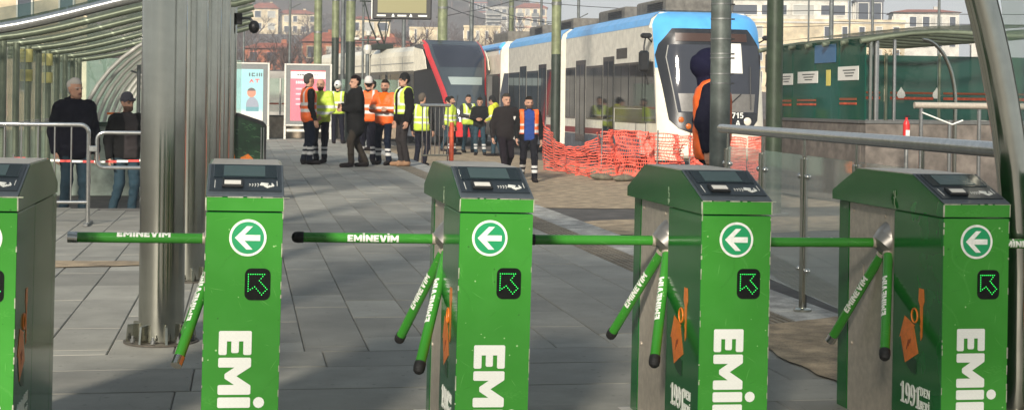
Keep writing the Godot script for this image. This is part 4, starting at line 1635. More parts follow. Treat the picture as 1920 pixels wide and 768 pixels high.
# ---------------------------------------------------------------- glazed stair shelters
func left_shelter() -> void:
	var t := thing("stair_shelter", "green glazed stair shelter with bright curved front tube and fluted side wall", "shelter", Vector3.ZERO)
	# wavy roof ribs: from the side wall (x = -2.95) rising to the right
	var roofline := func(x: float) -> float:
		var f := clampf((x + 3.3) / 3.2, 0.0, 1.3)
		return 1.93 + 0.60 * (f * f * (3.0 - 2.0 * minf(f, 1.0)))
	var zs := [-17.6, -19.3, -21.1, -23.0, -25.0, -27.2, -29.4]
	for i in zs.size():
		var pts := []
		for k in 17:
			var x := -4.0 + 4.1 * k / 16.0
			pts.append(Vector3(x, roofline.call(x), zs[i]))
		tubeo("front_tube" if i == 0 else "roof_rib", pts, 0.062 if i == 0 else 0.045, M("steel_shiny") if i == 0 else M("rib_green"), t, 14)
	# roof glass
	for i in zs.size() - 1:
		for k in 4:
			var x0 := -4.0 + 1.025 * k
			var x1 := x0 + 1.0
			var st := S()
			soft(st)
			for j in 6:
				var a := lerpf(x0, x1, j / 6.0)
				var b := lerpf(x0, x1, (j + 1) / 6.0)
				var ya: float = roofline.call(a) + 0.09
				var yb: float = roofline.call(b) + 0.09
				q(st, Vector3(a, ya, zs[i] - 0.01), Vector3(b, yb, zs[i] - 0.01), Vector3(b, yb, zs[i + 1] + 0.01), Vector3(a, ya, zs[i + 1] + 0.01))
			obj("roof_pane", st, M("glass_roof"), t)
	# front fascia of dark glass above the tube
	var fs := S()
	soft(fs)
	for j in 16:
		var a2 := -4.0 + 4.1 * j / 16.0
		var b2 := -4.0 + 4.1 * (j + 1) / 16.0
		var h0: float = roofline.call(a2)
		var h1: float = roofline.call(b2)
		q(fs, Vector3(a2, h0 + 0.06, -17.62), Vector3(b2, h1 + 0.06, -17.62), Vector3(b2, h1 + 0.26 - 0.03 * j / 16.0, -17.9), Vector3(a2, h0 + 0.26 - 0.03 * j / 16.0, -17.9))
	obj("fascia", fs, M("glass_roof"), t)
	# side wall of uprights and glass, along the platform
	var z := -17.6
	var n := 0
	while z > -29.0:
		var hh: float = roofline.call(-2.95)
		var up := tubeo("upright", [Vector3(-2.95, -0.3, z), Vector3(-2.95, hh, z)], 0.045, M("rib_green"), t, 12)
		if n == 4 or n == 6:
			tubeo("lamp_sleeve", [Vector3(-2.93, 1.72, z + 0.02), Vector3(-2.93, 1.9, z + 0.02)], 0.05, M("lamp_yellow"), up, 12)
			tubeo("lamp_sleeve", [Vector3(-2.93, 1.46, z + 0.02), Vector3(-2.93, 1.62, z + 0.02)], 0.05, M("lamp_yellow"), up, 12)
		if z > -28.0:
			boxo("pane_clip", Vector3(-2.95, 0.9, z + 0.06), Vector3(0.06, 0.05, 0.06), M("steel_shiny"), t)
			boxo("wall_pane", Vector3(-2.99, 0.85, z - 0.55), Vector3(0.012, 2.1, 1.0), M("glass_pale"), t)
		z -= 1.1
		n += 1
	# arched vault over the stairs behind
	for i in 8:
		var zc := -24.6 - 1.35 * i
		var pts2 := []
		for k in 13:
			var an := PI - PI / 2 * k / 12.0
			pts2.append(Vector3(-0.3 + cos(an) * 2.25, 0.45 + sin(an) * 2.0, zc))
		tubeo("vault_rib", pts2, 0.035, M("frame_white"), t, 10)
		if i < 7:
			var vs := S()
			soft(vs)
			for k in 12:
				var p0: Vector3 = pts2[k]
				var p1: Vector3 = pts2[k + 1]
				q(vs, p0 + Vector3(0, 0, -0.02), p0 + Vector3(0, 0, -1.33), p1 + Vector3(0, 0, -1.33), p1 + Vector3(0, 0, -0.02))
			obj("vault_pane", vs, M("glass_faint"), t)
	var pl := thing("parapet_wall", "pale green low wall behind the two standing men", "wall", Vector3(-1.85, -0.3, -25.2))
	boxo("wall_block", Vector3(0, 0.55, 0), Vector3(2.15, 1.1, 0.2), M("wall_pale"), pl, 0.01)
	boxo("coping", Vector3(0, 1.13, 0), Vector3(2.2, 0.07, 0.26), M("dark_green_vinyl"), pl, 0.01)
	# far end of the stairs, closed by a dim glazed wall
	boxo("end_wall", Vector3(-2.2, 0.9, -34.4), Vector3(4.2, 2.4, 0.1), M("glass_pale"), t)
	tubeo("signal_post", [Vector3(-1.6, -0.3, -24.0), Vector3(-1.6, 1.75, -24.0)], 0.03, M("pole_grey"), t, 10)
	for s in [-0.12, 0.12]:
		tubeo("signal_lamp", [Vector3(-1.6, 1.62, -24.0), Vector3(-1.6 + s, 1.66, -24.0)], 0.015, M("pole_grey"), t, 8)
	for x in [-2.05, -1.45]:
		boxo("amber_marker", Vector3(x, 1.0, -25.02), Vector3(0.2, 0.035, 0.02), M("amber"), t)

func right_shelter() -> void:
	var o := Vector3(9.45, 0, -22.6)
	var t := thing("stair_shelter", "dark green glazed stair shelter with white notices beyond the handrail", "shelter", o)
	# parapet
	var wl := boxo("parapet", Vector3(2.7, 0.35, -0.1), Vector3(5.4, 1.3, 0.2), M("wall_brown"), t, 0.008)
	boxo("parapet", Vector3(0.1, 0.35, -2.4), Vector3(0.2, 1.3, 4.4), M("wall_brown"), t, 0.008)
	boxo("parapet", Vector3(2.7, 0.35, -4.7), Vector3(5.4, 1.3, 0.2), M("wall_brown"), t, 0.008)
	boxo("coping", Vector3(2.7, 1.02, -0.1), Vector3(5.44, 0.05, 0.24), M("frame_grey"), t)
	boxo("coping", Vector3(0.1, 1.02, -2.42), Vector3(0.24, 0.05, 4.36), M("frame_grey"), t)
	wl.set_meta("label", "brown grey rendered parapet")
	# left face: four dark panes between the parapet and the roof
	for k in 4:
		var zc := -0.6 - 1.08 * k
		boxo("dark_pane", Vector3(0.02, 1.68, zc), Vector3(0.016, 1.28, 1.04), M("glass_green"), t)
		tubeo("pane_post", [Vector3(0.09, 1.04, zc + 0.54), Vector3(0.09, 2.3, zc + 0.54)], 0.03, M("steel"), t, 10)
	boxo("blue_sticker", Vector3(0.005, 2.12, -1.75), Vector3(0.006, 0.3, 0.95), M("blue_panel"), t)
	for s in [[-0.75, 1.78, 0.85, 0.22], [-2.55, 1.74, 0.95, 0.2], [-3.65, 1.72, 0.75, 0.2]]:
		var nt := boxo("notice", Vector3(0.006, s[1], s[0]), Vector3(0.008, s[3], s[2]), M("paper"), t)
		for j in 3:
			boxo("notice_line", Vector3(0.0, s[1] + 0.05 - 0.045 * j, s[0] + 0.05), Vector3(0.006, 0.016, s[2] * (0.6 - 0.12 * j)), M("frame_grey"), nt)
	boxo("yellow_sticker", Vector3(0.006, 1.72, -1.6), Vector3(0.008, 0.26, 0.18), M("yellow_paint"), t)
	for s in [[-0.75, 1.3, 0.7], [-2.6, 1.28, 0.9], [-3.7, 1.27, 0.7]]:
		boxo("orange_band", Vector3(0.006, s[1], s[0]), Vector3(0.008, 0.035, s[2]), M("post_orange"), t)
		boxo("orange_band", Vector3(0.006, s[1] + 0.07, s[0]), Vector3(0.008, 0.035, s[2]), M("orange_line"), t)
	# front posts
	for x in [0.2, 0.5, 5.3]:
		tubeo("front_post", [Vector3(x, 1.04, -0.1), Vector3(x, 2.3, -0.1)], 0.045 if x == 0.2 else 0.028, M("steel_shiny"), t, 12)
	# back wall of tall panes with orange bands and emblems
	for k in 5:
		var xc := 0.75 + 1.06 * k
		boxo("back_pane", Vector3(xc, 1.62, -4.72), Vector3(1.03, 1.2, 0.016), M("glass_teal"), t)
		tubeo("back_post", [Vector3(xc + 0.53, 1.0, -4.66), Vector3(xc + 0.53, 2.25, -4.66)], 0.028, M("rib_green"), t, 10)
		boxo("orange_band", Vector3(xc, 1.42, -4.7), Vector3(0.86, 0.05, 0.012), M("post_orange"), t)
		boxo("orange_band", Vector3(xc, 1.52, -4.7), Vector3(0.86, 0.035, 0.012), M("orange_line"), t)
		if k in [1, 2]:
			var st := S()
			prism(st, PackedVector2Array([Vector2(-0.05, -0.08), Vector2(0.05, -0.08), Vector2(0.085, -0.03), Vector2(0.07, 0.03), Vector2(0.03, 0.08), Vector2(0.0, 0.13), Vector2(-0.03, 0.08), Vector2(-0.07, 0.03), Vector2(-0.085, -0.03)]), 0.0, 0.01, Transform3D(Basis(), Vector3(2.65 if k == 1 else 3.36, 1.5, -4.69)))
			obj("white_emblem", st, M("white_print"), t)
	# wavy ribs under a dark roof
	var roofline := func(x: float) -> float:
		var f := clampf(x / 1.9, -0.2, 3.2)
		return 2.28 + 0.13 * f + 0.03 * sin(f * 3.0)
	var zs := [0.0, -0.8, -1.6, -2.4, -3.2, -4.0, -4.8]
	for i in zs.size():
		var pts := []
		for k in 15:
			var x := -0.1 + 5.8 * k / 14.0
			pts.append(Vector3(x, roofline.call(x) + 0.05 * sin(x * 1.7), zs[i]))
		tubeo("roof_rib", pts, 0.04, M("rib_green"), t, 12)
	for i in zs.size() - 1:
		for k in 4:
			var st2 := S()
			soft(st2)
			for j in 5:
				var a := -0.15 + 1.475 * k + 1.45 * j / 5.0
				var b := -0.15 + 1.475 * k + 1.45 * (j + 1) / 5.0
				q(st2, Vector3(a, roofline.call(a) + 0.13, zs[i] + 0.2), Vector3(b, roofline.call(b) + 0.13, zs[i] + 0.2), Vector3(b, roofline.call(b) + 0.13, zs[i + 1] + 0.22), Vector3(a, roofline.call(a) + 0.13, zs[i + 1] + 0.22))
			obj("roof_pane", st2, M("glass_roof"), t)
	var bow := []
	for k in 13:
		var an := PI / 2 * k / 12.0
		bow.append(Vector3(0.85 + sin(an) * 0.55, 2.3 - (1.0 - cos(an)) * 1.0, 0.15))
	bow.append(Vector3(1.4, -0.25, 0.15))
	tubeo("bow_tube", bow, 0.03, M("steel"), t, 10)
	# rail on posts in front
	var r := thing("queue_rail", "grey rail on short posts with white tape before the right shelter", "railing", Vector3(9.21, -0.22, -20.1))
	tubeo("rail", [Vector3(-0.1, 1.5, 0), Vector3(2.4, 1.5, 0.1)], 0.045, M("steel_dull"), r, 12)
	for x in [0.0, 0.42, 0.86, 1.3]:
		tubeo("post", [Vector3(x, 0.0, 0), Vector3(x, 1.48 if x != 0.42 else 1.3, 0)], 0.028, M("steel_shiny"), r, 10)
	tubeo("tape", [Vector3(0, 1.4, 0.04), Vector3(0.25, 1.31, 0.04), Vector3(0.44, 1.24, 0.04), Vector3(0.6, 1.3, 0.04)], 0.012, M("white_print"), r, 6)
	var e := thing("fire_extinguisher", "red fire extinguisher standing on a stand by the grey parapet", "extinguisher", Vector3(9.49, -0.22, -21.2))
	var st3 := S()
	lathe(st3, [Vector2(0.0, 0.9), Vector2(0.048, 0.9), Vector2(0.05, 0.94), Vector2(0.05, 1.22), Vector2(0.035, 1.27), Vector2(0.02, 1.29), Vector2(0.02, 1.32), Vector2(0.0, 1.33)], 16)
	var can := obj("cylinder", st3, M("red_can"), e)
	boxo("label", Vector3(0, 1.08, 0.048), Vector3(0.06, 0.12, 0.008), M("paper"), can)
	boxo("handle", Vector3(0.015, 1.34, 0), Vector3(0.08, 0.03, 0.025), M("black_plastic"), e, 0.005)
	tubeo("stand", [Vector3(0, 0, 0), Vector3(0, 0.91, 0)], 0.03, M("galvanised"), e, 10)

# ---------------------------------------------------------------- advertising panels and what stands behind the platform
func poster_image(kind: int) -> ImageTexture:
	var im := Image.create(160, 256, false, Image.FORMAT_RGB8)
	if kind == 0:
		im.fill(rgb(118, 196, 206))
		for y in 256:
			for x in 160:
				var v := cloth_noise.get_noise_2d(x * 0.05, y * 0.05) * 0.5 + 0.5
				var c := rgb(118, 196, 206).lerp(rgb(196, 226, 224), clampf(v * 1.3 - 0.2, 0, 1))
				if y > 195:
					c = c.lerp(rgb(236, 226, 216), clampf((y - 195) / 30.0, 0, 1))
				im.set_pixel(x, y, c)
		im.fill_rect(Rect2i(96, 18, 6, 18), rgb(60, 74, 84)); im.fill_rect(Rect2i(108, 18, 16, 5), rgb(60, 74, 84))
		im.fill_rect(Rect2i(108, 31, 16, 5), rgb(60, 74, 84)); im.fill_rect(Rect2i(108, 18, 5, 18), rgb(60, 74, 84))
		im.fill_rect(Rect2i(130, 18, 5, 18), rgb(60, 74, 84)); im.fill_rect(Rect2i(141, 18, 5, 18), rgb(60, 74, 84)); im.fill_rect(Rect2i(150, 18, 5, 18), rgb(60, 74, 84))
		for k in 18:
			im.fill_rect(Rect2i(98 + int(k * 0.5), 66 - k, 4, 2), rgb(222, 70, 78)); im.fill_rect(Rect2i(114 - int(k * 0.5), 66 - k, 4, 2), rgb(222, 70, 78))
		im.fill_rect(Rect2i(102, 58, 12, 4), rgb(222, 70, 78)); im.fill_rect(Rect2i(124, 48, 20, 5), rgb(222, 70, 78)); im.fill_rect(Rect2i(131, 48, 5, 19), rgb(222, 70, 78))
		# a child in a grey top, drawn as flat shapes
		for y in range(90, 210):
			for x in range(84, 150):
				var hd := Vector2((x - 108) / 20.0, (y - 116) / 24.0).length()
				var bd := Vector2((x - 112) / 30.0, (y - 190) / 52.0).length()
				if hd < 1.0:
					im.set_pixel(x, y, rgb(74, 58, 54) if y < 108 else rgb(206, 128, 96))
				elif bd < 1.0:
					im.set_pixel(x, y, rgb(142, 148, 164) if y < 188 else rgb(84, 146, 156))
	else:
		im.fill(rgb(226, 84, 112))
		for y in 256:
			for x in 160:
				var v2 := cloth_noise.get_noise_2d(x * 0.04 + 40, y * 0.04) * 0.5 + 0.5
				im.set_pixel(x, y, rgb(222, 66, 92).lerp(rgb(238, 132, 150), clampf(v2, 0, 1)))
		im.fill_rect(Rect2i(0, 0, 160, 6), rgb(206, 48, 66))
		im.fill_rect(Rect2i(0, 6, 160, 36), rgb(238, 232, 228))
		for k in 9:
			im.fill_rect(Rect2i(30 + k * 11, 18, 8, 9), rgb(92, 96, 104) if k < 3 else rgb(168, 168, 172))
		for k in 5:
			im.fill_rect(Rect2i(24 + k * 10, 54, 7, 14), rgb(240, 226, 226))
		for k in 4:
			im.fill_rect(Rect2i(24, 90 + k * 26, 60 + (k * 17) % 30, 8), rgb(240, 190, 200))
	im.generate_mipmaps()
	return ImageTexture.create_from_image(im)

func ad_panel(at: Vector3, w: float, kind: int, label: String) -> void:
	var t := thing("advertising_panel", label, "poster panel", at, deg_to_rad(-2))
	var h := 1.98
	var y0 := 0.42
	for s in [-1.0, 1.0]:
		boxo("leg", Vector3(s * (w / 2 - 0.03), 0.22, 0), Vector3(0.07, 0.44, 0.12), M("frame_white"), t, 0.005)
		boxo("frame_side", Vector3(s * (w / 2 - 0.03), y0 + h / 2, 0), Vector3(0.06, h, 0.16), M("frame_white"), t, 0.008)
	boxo("frame_top", Vector3(0, y0 + h - 0.025, 0), Vector3(w - 0.125, 0.05, 0.16), M("frame_white"), t, 0.008)
	boxo("frame_bottom", Vector3(0, y0 + 0.025, 0), Vector3(w - 0.125, 0.05, 0.16), M("frame_white"), t, 0.008)
	boxo("sill", Vector3(0, y0 - 0.14, 0), Vector3(w - 0.16, 0.09, 0.1), M("frame_white"), t, 0.008)
	boxo("border", Vector3(0, y0 + h / 2, 0.02), Vector3(w - 0.125, h - 0.105, 0.08), M("frame_grey"), t)
	var m := StandardMaterial3D.new()
	m.albedo_texture = poster_image(kind)
	m.roughness = 0.25
	var qm := QuadMesh.new()
	qm.size = Vector2(w - 0.4, h - 0.38)
	var p := part("poster", qm, m, t)
	p.position = Vector3(0, y0 + h / 2 - 0.02, 0.064)
	boxo("glass_pane", Vector3(0, y0 + h / 2, 0.071), Vector3(w - 0.13, h - 0.11, 0.006), M("glass_thin"), t)

func platform_end() -> void:
	ad_panel(Vector3(-0.02, 0, -49.0), 1.5, 0, "lit poster panel with pale blue advertisement showing a child")
	ad_panel(Vector3(1.95, 0, -49.6), 1.5, 1, "poster panel with pink red advertisement and white header")
	var w := thing("low_wall", "beige low wall with glass screen between the poster panels", "wall", Vector3(1.6, 0, -51.2))
	boxo("wall_block", Vector3(0, 0.35, 0), Vector3(7.0, 0.7, 0.3), M("wall_beige"), w, 0.01)
	boxo("coping", Vector3(0, 0.72, 0), Vector3(7.1, 0.05, 0.36), M("wall_brown"), w, 0.01)
	for k in 8:
		var x := -3.4 + 0.97 * k
		tubeo("screen_post", [Vector3(x, 0.74, 0.05), Vector3(x, 1.95, 0.05)], 0.025, M("frame_white"), w, 8)
		if k < 7:
			boxo("glass_panel", Vector3(x + 0.485, 1.4, 0), Vector3(0.92, 1.1, 0.012), M("glass_pale"), w)
			boxo("orange_band", Vector3(x + 0.485, 1.12, 0.012), Vector3(0.88, 0.05, 0.006), M("post_orange"), w)
	# short bright railing and a marker post at the platform edge
	var r := thing("bar_railing", "short stainless railing of thin upright bars on the platform edge", "railing", Vector3(3.98, -0.35, -32.9))
	boxo("top_rail", Vector3(0.03, 1.52, 0), Vector3(0.66, 0.07, 0.14), M("steel_shiny"), r, 0.02)
	boxo("bottom_rail", Vector3(0.03, 0.45, 0), Vector3(0.6, 0.04, 0.05), M("steel"), r, 0.008)
	for i in 7:
		tubeo("bar", [Vector3(-0.25 + 0.092 * i, 0.0 if i in [0, 6] else 0.45, 0), Vector3(-0.25 + 0.092 * i, 1.5, 0)], 0.014 if i in [0, 6] else 0.01, M("steel_shiny"), r, 8)
	var d := thing("marker_post", "orange plastic marker post beside the short bar railing", "bollard", Vector3(4.35, -0.35, -32.8))
	var st := S()
	lathe(st, [Vector2(0.1, 0.0), Vector2(0.1, 0.03), Vector2(0.05, 0.05), Vector2(0.048, 1.12), Vector2(0.038, 1.16), Vector2(0.0, 1.165)], 14)
	var bd := obj("tube", st, M("post_orange"), d)
	for y in [0.7, 0.95]:
		tubeo("reflective_ring", [Vector3(0, y, 0), Vector3(0, y + 0.06, 0)], 0.0495, M("post_orange_dark"), bd, 14)

# ---------------------------------------------------------------- orange safety netting
func netting() -> void:
	var t := thing("safety_net", "torn orange plastic safety net sagging along the tram tracks", "safety net", Vector3(0, -0.35, 0))
	var pts := [Vector3(7.05, 0, -36.3), Vector3(7.25, 0, -34.4), Vector3(7.42, 0, -31.9), Vector3(7.62, 0, -31.3), Vector3(8.5, 0, -31.4), Vector3(9.35, 0, -31.9), Vector3(9.9, 0, -31.6), Vector3(10.5, 0, -31.5), Vector3(11.2, 0, -31.5)]
	var tops := [1.12, 0.6, 1.0, 1.05, 0.98, 0.92, 0.98, 0.9, 1.0]
	var folds := [0.02, 0.03, 0.05, 0.08, 0.1, 0.1, 0.12, 0.06, 0.06]
	var nn := FastNoiseLite.new()
	nn.seed = 77
	nn.frequency = 0.8
	for s in pts.size() - 1:
		var a: Vector3 = pts[s]
		var b: Vector3 = pts[s + 1]
		var len := (b - a).length()
		var side := (b - a).normalized().cross(Vector3.UP)
		# surplus net bunches up: wave it along its run
		var bunch: float = 1.0 if s < 2 else 1.9
		var nu := int(len * bunch * 1.3 / 0.07)
		var nv := 14
		var P := []
		for i in nu + 1:
			var u := float(i) / nu
			var row := []
			for j in nv + 1:
				var v := float(j) / nv
				var top := lerpf(tops[s], tops[s + 1], u)
				if s < 2:
					top -= 0.12 * sin(PI * u)
				var amp := lerpf(folds[s], folds[s + 1], u)
				var p := a.lerp(b, u)
				p += side * amp * 1.9 * (sin(u * len * 7.0 + v * 1.6 + s) + 0.6 * nn.get_noise_2d(u * len * 4.0 + s * 9.0, v * 3.0) * 2.0)
				p.y = 0.03 + (top - 0.03) * v + 0.05 * nn.get_noise_2d(u * len * 3.0 + 50.0 + s * 7.0, v * 4.0)
				row.append(p)
			P.append(row)
		var st := S()
		flat(st)
		var hw := 0.009
		for i in nu + 1:
			for j in nv:
				var p0: Vector3 = P[i][j]
				var p1: Vector3 = P[i][j + 1]
				var dir := (b - a).normalized() * hw * 0.8
				q(st, p0 - dir, p0 + dir, p1 + dir, p1 - dir)
		for i in nu:
			for j in nv + 1:
				var p0: Vector3 = P[i][j]
				var p1: Vector3 = P[i + 1][j]
				var up := Vector3(0, hw * 1.3, 0)
				q(st, p0 - up + side * 0.002, p1 - up + side * 0.002, p1 + up + side * 0.002, p0 + up + side * 0.002)
		obj("net_panel", st, M("net_orange"), t)
	for i in [0, 2, 4, 5, 6, 8]:
		tubeo("stake", [pts[i] + Vector3(0, 0.0, 0.03), pts[i] + Vector3(0.02, tops[i] + 0.08, 0.03)], 0.016, M("galvanised"), t, 8)
	for i in 5:
		var w := thing("sand_bag", "grey sandbag weighing down the foot of the orange net", "sandbag", Vector3([7.35, 7.7, 8.3, 8.9, 9.5][i], -0.35, [-31.5, -31.0, -30.95, -31.3, -31.4][i]), 0.4 * i, "sandbags at the foot of the net")
		var st2 := S()
		ell(st2, Vector3(0, 0.07, 0), Vector3(0.26, 0.075, 0.14), 14, 8, Basis(Vector3(0, 0, 1), 0.1 * (i % 3 - 1)))
		obj("bag", st2, M("sack"), w)
		boxo("tied_end", Vector3(0.27, 0.06, 0), Vector3(0.09, 0.05, 0.1), M("sack"), w, 0.02)

# ---------------------------------------------------------------- trams
func curve_at(tab: Array, y: float) -> float:
	if y <= tab[0][0]:
		return tab[0][1]
	for i in tab.size() - 1:
		if y <= tab[i + 1][0]:
			return lerpf(tab[i][1], tab[i + 1][1], inverse_lerp(tab[i][0], tab[i + 1][0], y))
	return tab[tab.size() - 1][1]

# a piece of the nose: rows of heights, left and right limits per height, lifted off the shell
func nose_patch(st: SurfaceTool, nose: Callable, ys: Array, xl: Callable, xr: Callable, nx: int, lift: float) -> void:
	soft(st)
	for i in ys.size() - 1:
		for k in nx:
			var c := []
			for e in [[i, k], [i, k + 1], [i + 1, k + 1], [i + 1, k]]:
				var y: float = ys[e[0]]
				var x := lerpf(xl.call(y), xr.call(y), float(e[1]) / nx)
				var p: Vector3 = nose.call(x, y)
				c.append(Vector3(p.x * (1.0 + lift * 0.7), p.y, p.z + lift))
			q(st, c[0], c[1], c[2], c[3])

func steps(a: float, b: float, n: int) -> Array:
	var r := []
	for i in n + 1:
		r.append(lerpf(a, b, float(i) / n))
	return r

func side_box(called: String, st_x: float, z0: float, z1: float, y0: float, y1: float, m: Material, parent: Node, proud := 0.008, bev := 0.0) -> MeshInstance3D:
	var s := signf(st_x)
	return boxo(called, Vector3(st_x + s * (proud * 0.5 - 0.01), (y0 + y1) / 2, (z0 + z1) / 2), Vector3(proud + 0.02, y1 - y0, absf(z1 - z0)), m, parent, bev)

func body_shell(st: SurfaceTool, hw: float, top: float, shoulder: float, z0: float, z1: float, y0 := 0.35) -> void:
	var prof := PackedVector2Array([Vector2(-hw, y0), Vector2(hw, y0), Vector2(hw, shoulder), Vector2(hw * 0.96, shoulder + (top - shoulder) * 0.5), Vector2(hw * 0.8, top), Vector2(-hw * 0.8, top), Vector2(-hw * 0.96, shoulder + (top - shoulder) * 0.5), Vector2(-hw, shoulder)])
	prism(st, prof, z1, z0)

func blue_tram() -> void:
	var t := thing("tram", "white tram with light blue roof and number 715 A on its front", "tram", Vector3(10.73, -0.35, -34.4), deg_to_rad(1.34))
	var hw := 1.3
	var zf := [[0.3, -0.14], [0.6, -0.02], [1.0, 0.0], [1.3, -0.04], [2.0, -0.13], [2.77, -0.28], [3.33, -0.44], [3.6, -0.62], [3.72, -0.8], [3.8, -1.1]]
	var half := [[3.45, 1.3], [3.62, 1.24], [3.8, 1.04]]
	var nose := func(x: float, y: float) -> Vector3:
		var w := curve_at(half, y)
		var f := clampf(absf(x) / 1.3, 0.0, 1.0)
		return Vector3(clampf(x, -w, w), y, curve_at(zf, y) - 0.42 * pow(f, 4.0))
	var edge_l := func(y: float) -> float: return -curve_at(half, y)
	var edge_r := func(y: float) -> float: return curve_at(half, y)
	# shell: cream below, blue above
	var st := S()
	nose_patch(st, nose, steps(0.3, 2.45, 14), edge_l, edge_r, 18, 0.0)
	obj("front_panel", st, M("cream"), t)
	st = S()
	nose_patch(st, nose, steps(2.45, 3.8, 12), edge_l, edge_r, 18, 0.0)
	obj("blue_front", st, M("tram_blue"), t)
	# black mask with the windscreen
	var uw := [[0.95, 0.6], [1.05, 0.88], [1.25, 1.07], [2.75, 1.29], [3.0, 1.22], [3.38, 0.92]]
	var ml := func(y: float) -> float: return -curve_at(uw, y)
	var mr := func(y: float) -> float: return curve_at(uw, y)
	st = S()
	nose_patch(st, nose, [0.95, 1.0, 1.05, 1.15, 1.25, 1.4, 1.7, 2.0, 2.3, 2.6, 2.75, 2.88, 3.0, 3.15, 3.27, 3.38], ml, mr, 18, 0.01)
	obj("front_mask", st, M("tram_black"), t)
	st = S()
	nose_patch(st, nose, steps(1.42, 3.0, 10), func(y: float) -> float: return -(curve_at(uw, y) - 0.22), func(y: float) -> float: return curve_at(uw, y) - 0.05, 18, 0.02)
	obj("windscreen", st, M("glass_cab"), t)
	st = S()
	nose_patch(st, nose, steps(3.08, 3.27, 2), func(_y: float) -> float: return -0.86, func(_y: float) -> float: return 0.86, 16, 0.022)
	obj("destination_display", st, M("dest_brown"), t)
	st = S()
	nose_patch(st, nose, steps(1.44, 1.86, 3), func(y: float) -> float: return -(curve_at(uw, y) - 0.3), func(y: float) -> float: return curve_at(uw, y) - 0.16, 14, 0.028)
	obj("dashboard", st, M("dash_grey"), t)
	st = S()
	nose_patch(st, nose, steps(2.34, 3.04, 4), func(_y: float) -> float: return 0.3, func(_y: float) -> float: return 0.68, 4, 0.034)
	obj("paper_sheet", st, M("paper"), t)
	# pale rubber round the left of the screen
	st = S()
	var pts := []
	for y in [1.2, 1.5, 1.9, 2.3, 2.7, 2.98]:
		pts.append(nose.call(-(curve_at(uw, y) - 0.19), y) + Vector3(0, 0, 0.03))
	tube(st, pts, 0.013, 6)
	obj("screen_seal", st, M("seal_grey"), t)
	st = S()
	tube(st, [nose.call(0.86, 1.5) + Vector3(0, 0, 0.07), nose.call(0.9, 2.5) + Vector3(0, 0, 0.07)], 0.014, 6)
	tube(st, [nose.call(0.15, 1.46) + Vector3(0, 0, 0.06), nose.call(0.62, 1.86) + Vector3(0, 0, 0.06)], 0.01, 6)
	obj("wiper", st, M("black_plastic"), t)
	for e in [[-0.82, 1.25, 0.07, "amber"], [-0.66, 1.1, 0.07, "amber"], [0.78, 1.22, 0.1, "lamp_glass"], [-0.78, 1.22, 0.001, "lamp_glass"]]:
		if e[2] < 0.01:
			continue
		st = S()
		ell(st, nose.call(e[0], e[1]) + Vector3(0, 0, 0.02), Vector3(e[2], e[2], 0.03), 12, 8)
		obj("headlight", st, M(e[3]), t)
	text_part("fleet_number", "715", 0.13, M("white_print"), t, Transform3D(Basis(), nose.call(0.52, 1.36) + Vector3(0, 0, 0.05)))
	text_part("fleet_letter", "A", 0.13, M("white_print"), t, Transform3D(Basis(), nose.call(0.52, 1.18) + Vector3(0, 0, 0.05)))
	boxo("bumper", Vector3(0, 0.5, -0.1), Vector3(1.7, 0.26, 0.3), M("cream"), t, 0.06)
	# mirrors on arms
	for s in [-1.0, 1.0]:
		st = S()
		tube(st, [Vector3(s * 1.28, 3.05, -0.95), Vector3(s * 1.5, 3.2, -0.75), Vector3(s * 1.56, 2.95, -0.68), Vector3(s * 1.56, 2.75, -0.68)], 0.02, 8)
		tube(st, [Vector3(s * 1.56, 2.6, -0.68), Vector3(s * 1.45, 2.05, -0.7)], 0.014, 6)
		box(st, Vector3(s * 1.56, 2.6, -0.68), Vector3(0.24, 0.5, 0.16), Basis(), 0.05)
		box(st, Vector3(s * 1.5, 3.2, -0.72), Vector3(0.26, 0.12, 0.16), Basis(), 0.04)
		obj("mirror", st, M("black_plastic"), t)
	# car bodies
	for sec in [[-0.95, -9.85, true], [-10.45, -18.6, false]]:
		st = S()
		body_shell(st, hw, 3.79, 3.47, sec[0] - (0.2 if sec[2] else 0.0), sec[1], 0.4)
		obj("car_body", st, M("tram_grey"), t)
		# blue cove along the roof edge
		st = S()
		flat(st)
		for s in [-1.0, 1.0]:
			var a := Vector3(s * (hw + 0.006), 3.47, 0)
			var b := Vector3(s * (hw * 0.96 + 0.008), 3.636, 0)
			var c := Vector3(s * (hw * 0.8 + 0.004), 3.802, 0)
			var za: float = sec[0] - (0.2 if sec[2] else 0.0)
			var zb: float = sec[1]
			for e in [[a, b], [b, c]]:
				var p0: Vector3 = e[0]
				var p1: Vector3 = e[1]
				if s < 0:
					q(st, p0 + Vector3(0, 0, zb), p0 + Vector3(0, 0, za), p1 + Vector3(0, 0, za), p1 + Vector3(0, 0, zb))
				else:
					q(st, p0 + Vector3(0, 0, za), p0 + Vector3(0, 0, zb), p1 + Vector3(0, 0, zb), p1 + Vector3(0, 0, za))
		q(st, Vector3(-hw * 0.8, 3.806, sec[0] - 0.3), Vector3(hw * 0.8, 3.806, sec[0] - 0.3), Vector3(hw * 0.8, 3.806, sec[1]), Vector3(-hw * 0.8, 3.806, sec[1]))
		obj("blue_roof", st, M("tram_blue"), t)
		for s in [-hw, hw]:
			side_box("red_stripe", s, sec[0] - 1.2, sec[1] + 0.02, 0.78, 0.94, M("stripe_red"), t, 0.006)
			side_box("skirt", s, sec[0] - 0.9, sec[1] + 0.02, 0.3, 0.76, M("skirt_grey"), t, 0.007)
	boxo("bellows", Vector3(0, 2.0, -10.15), Vector3(2.35, 3.2, 0.62), M("bellows"), t, 0.04)
	boxo("bellows_edge", Vector3(-1.26, 2.1, -9.9), Vector3(0.1, 3.0, 0.05), M("cream"), t, 0.02)
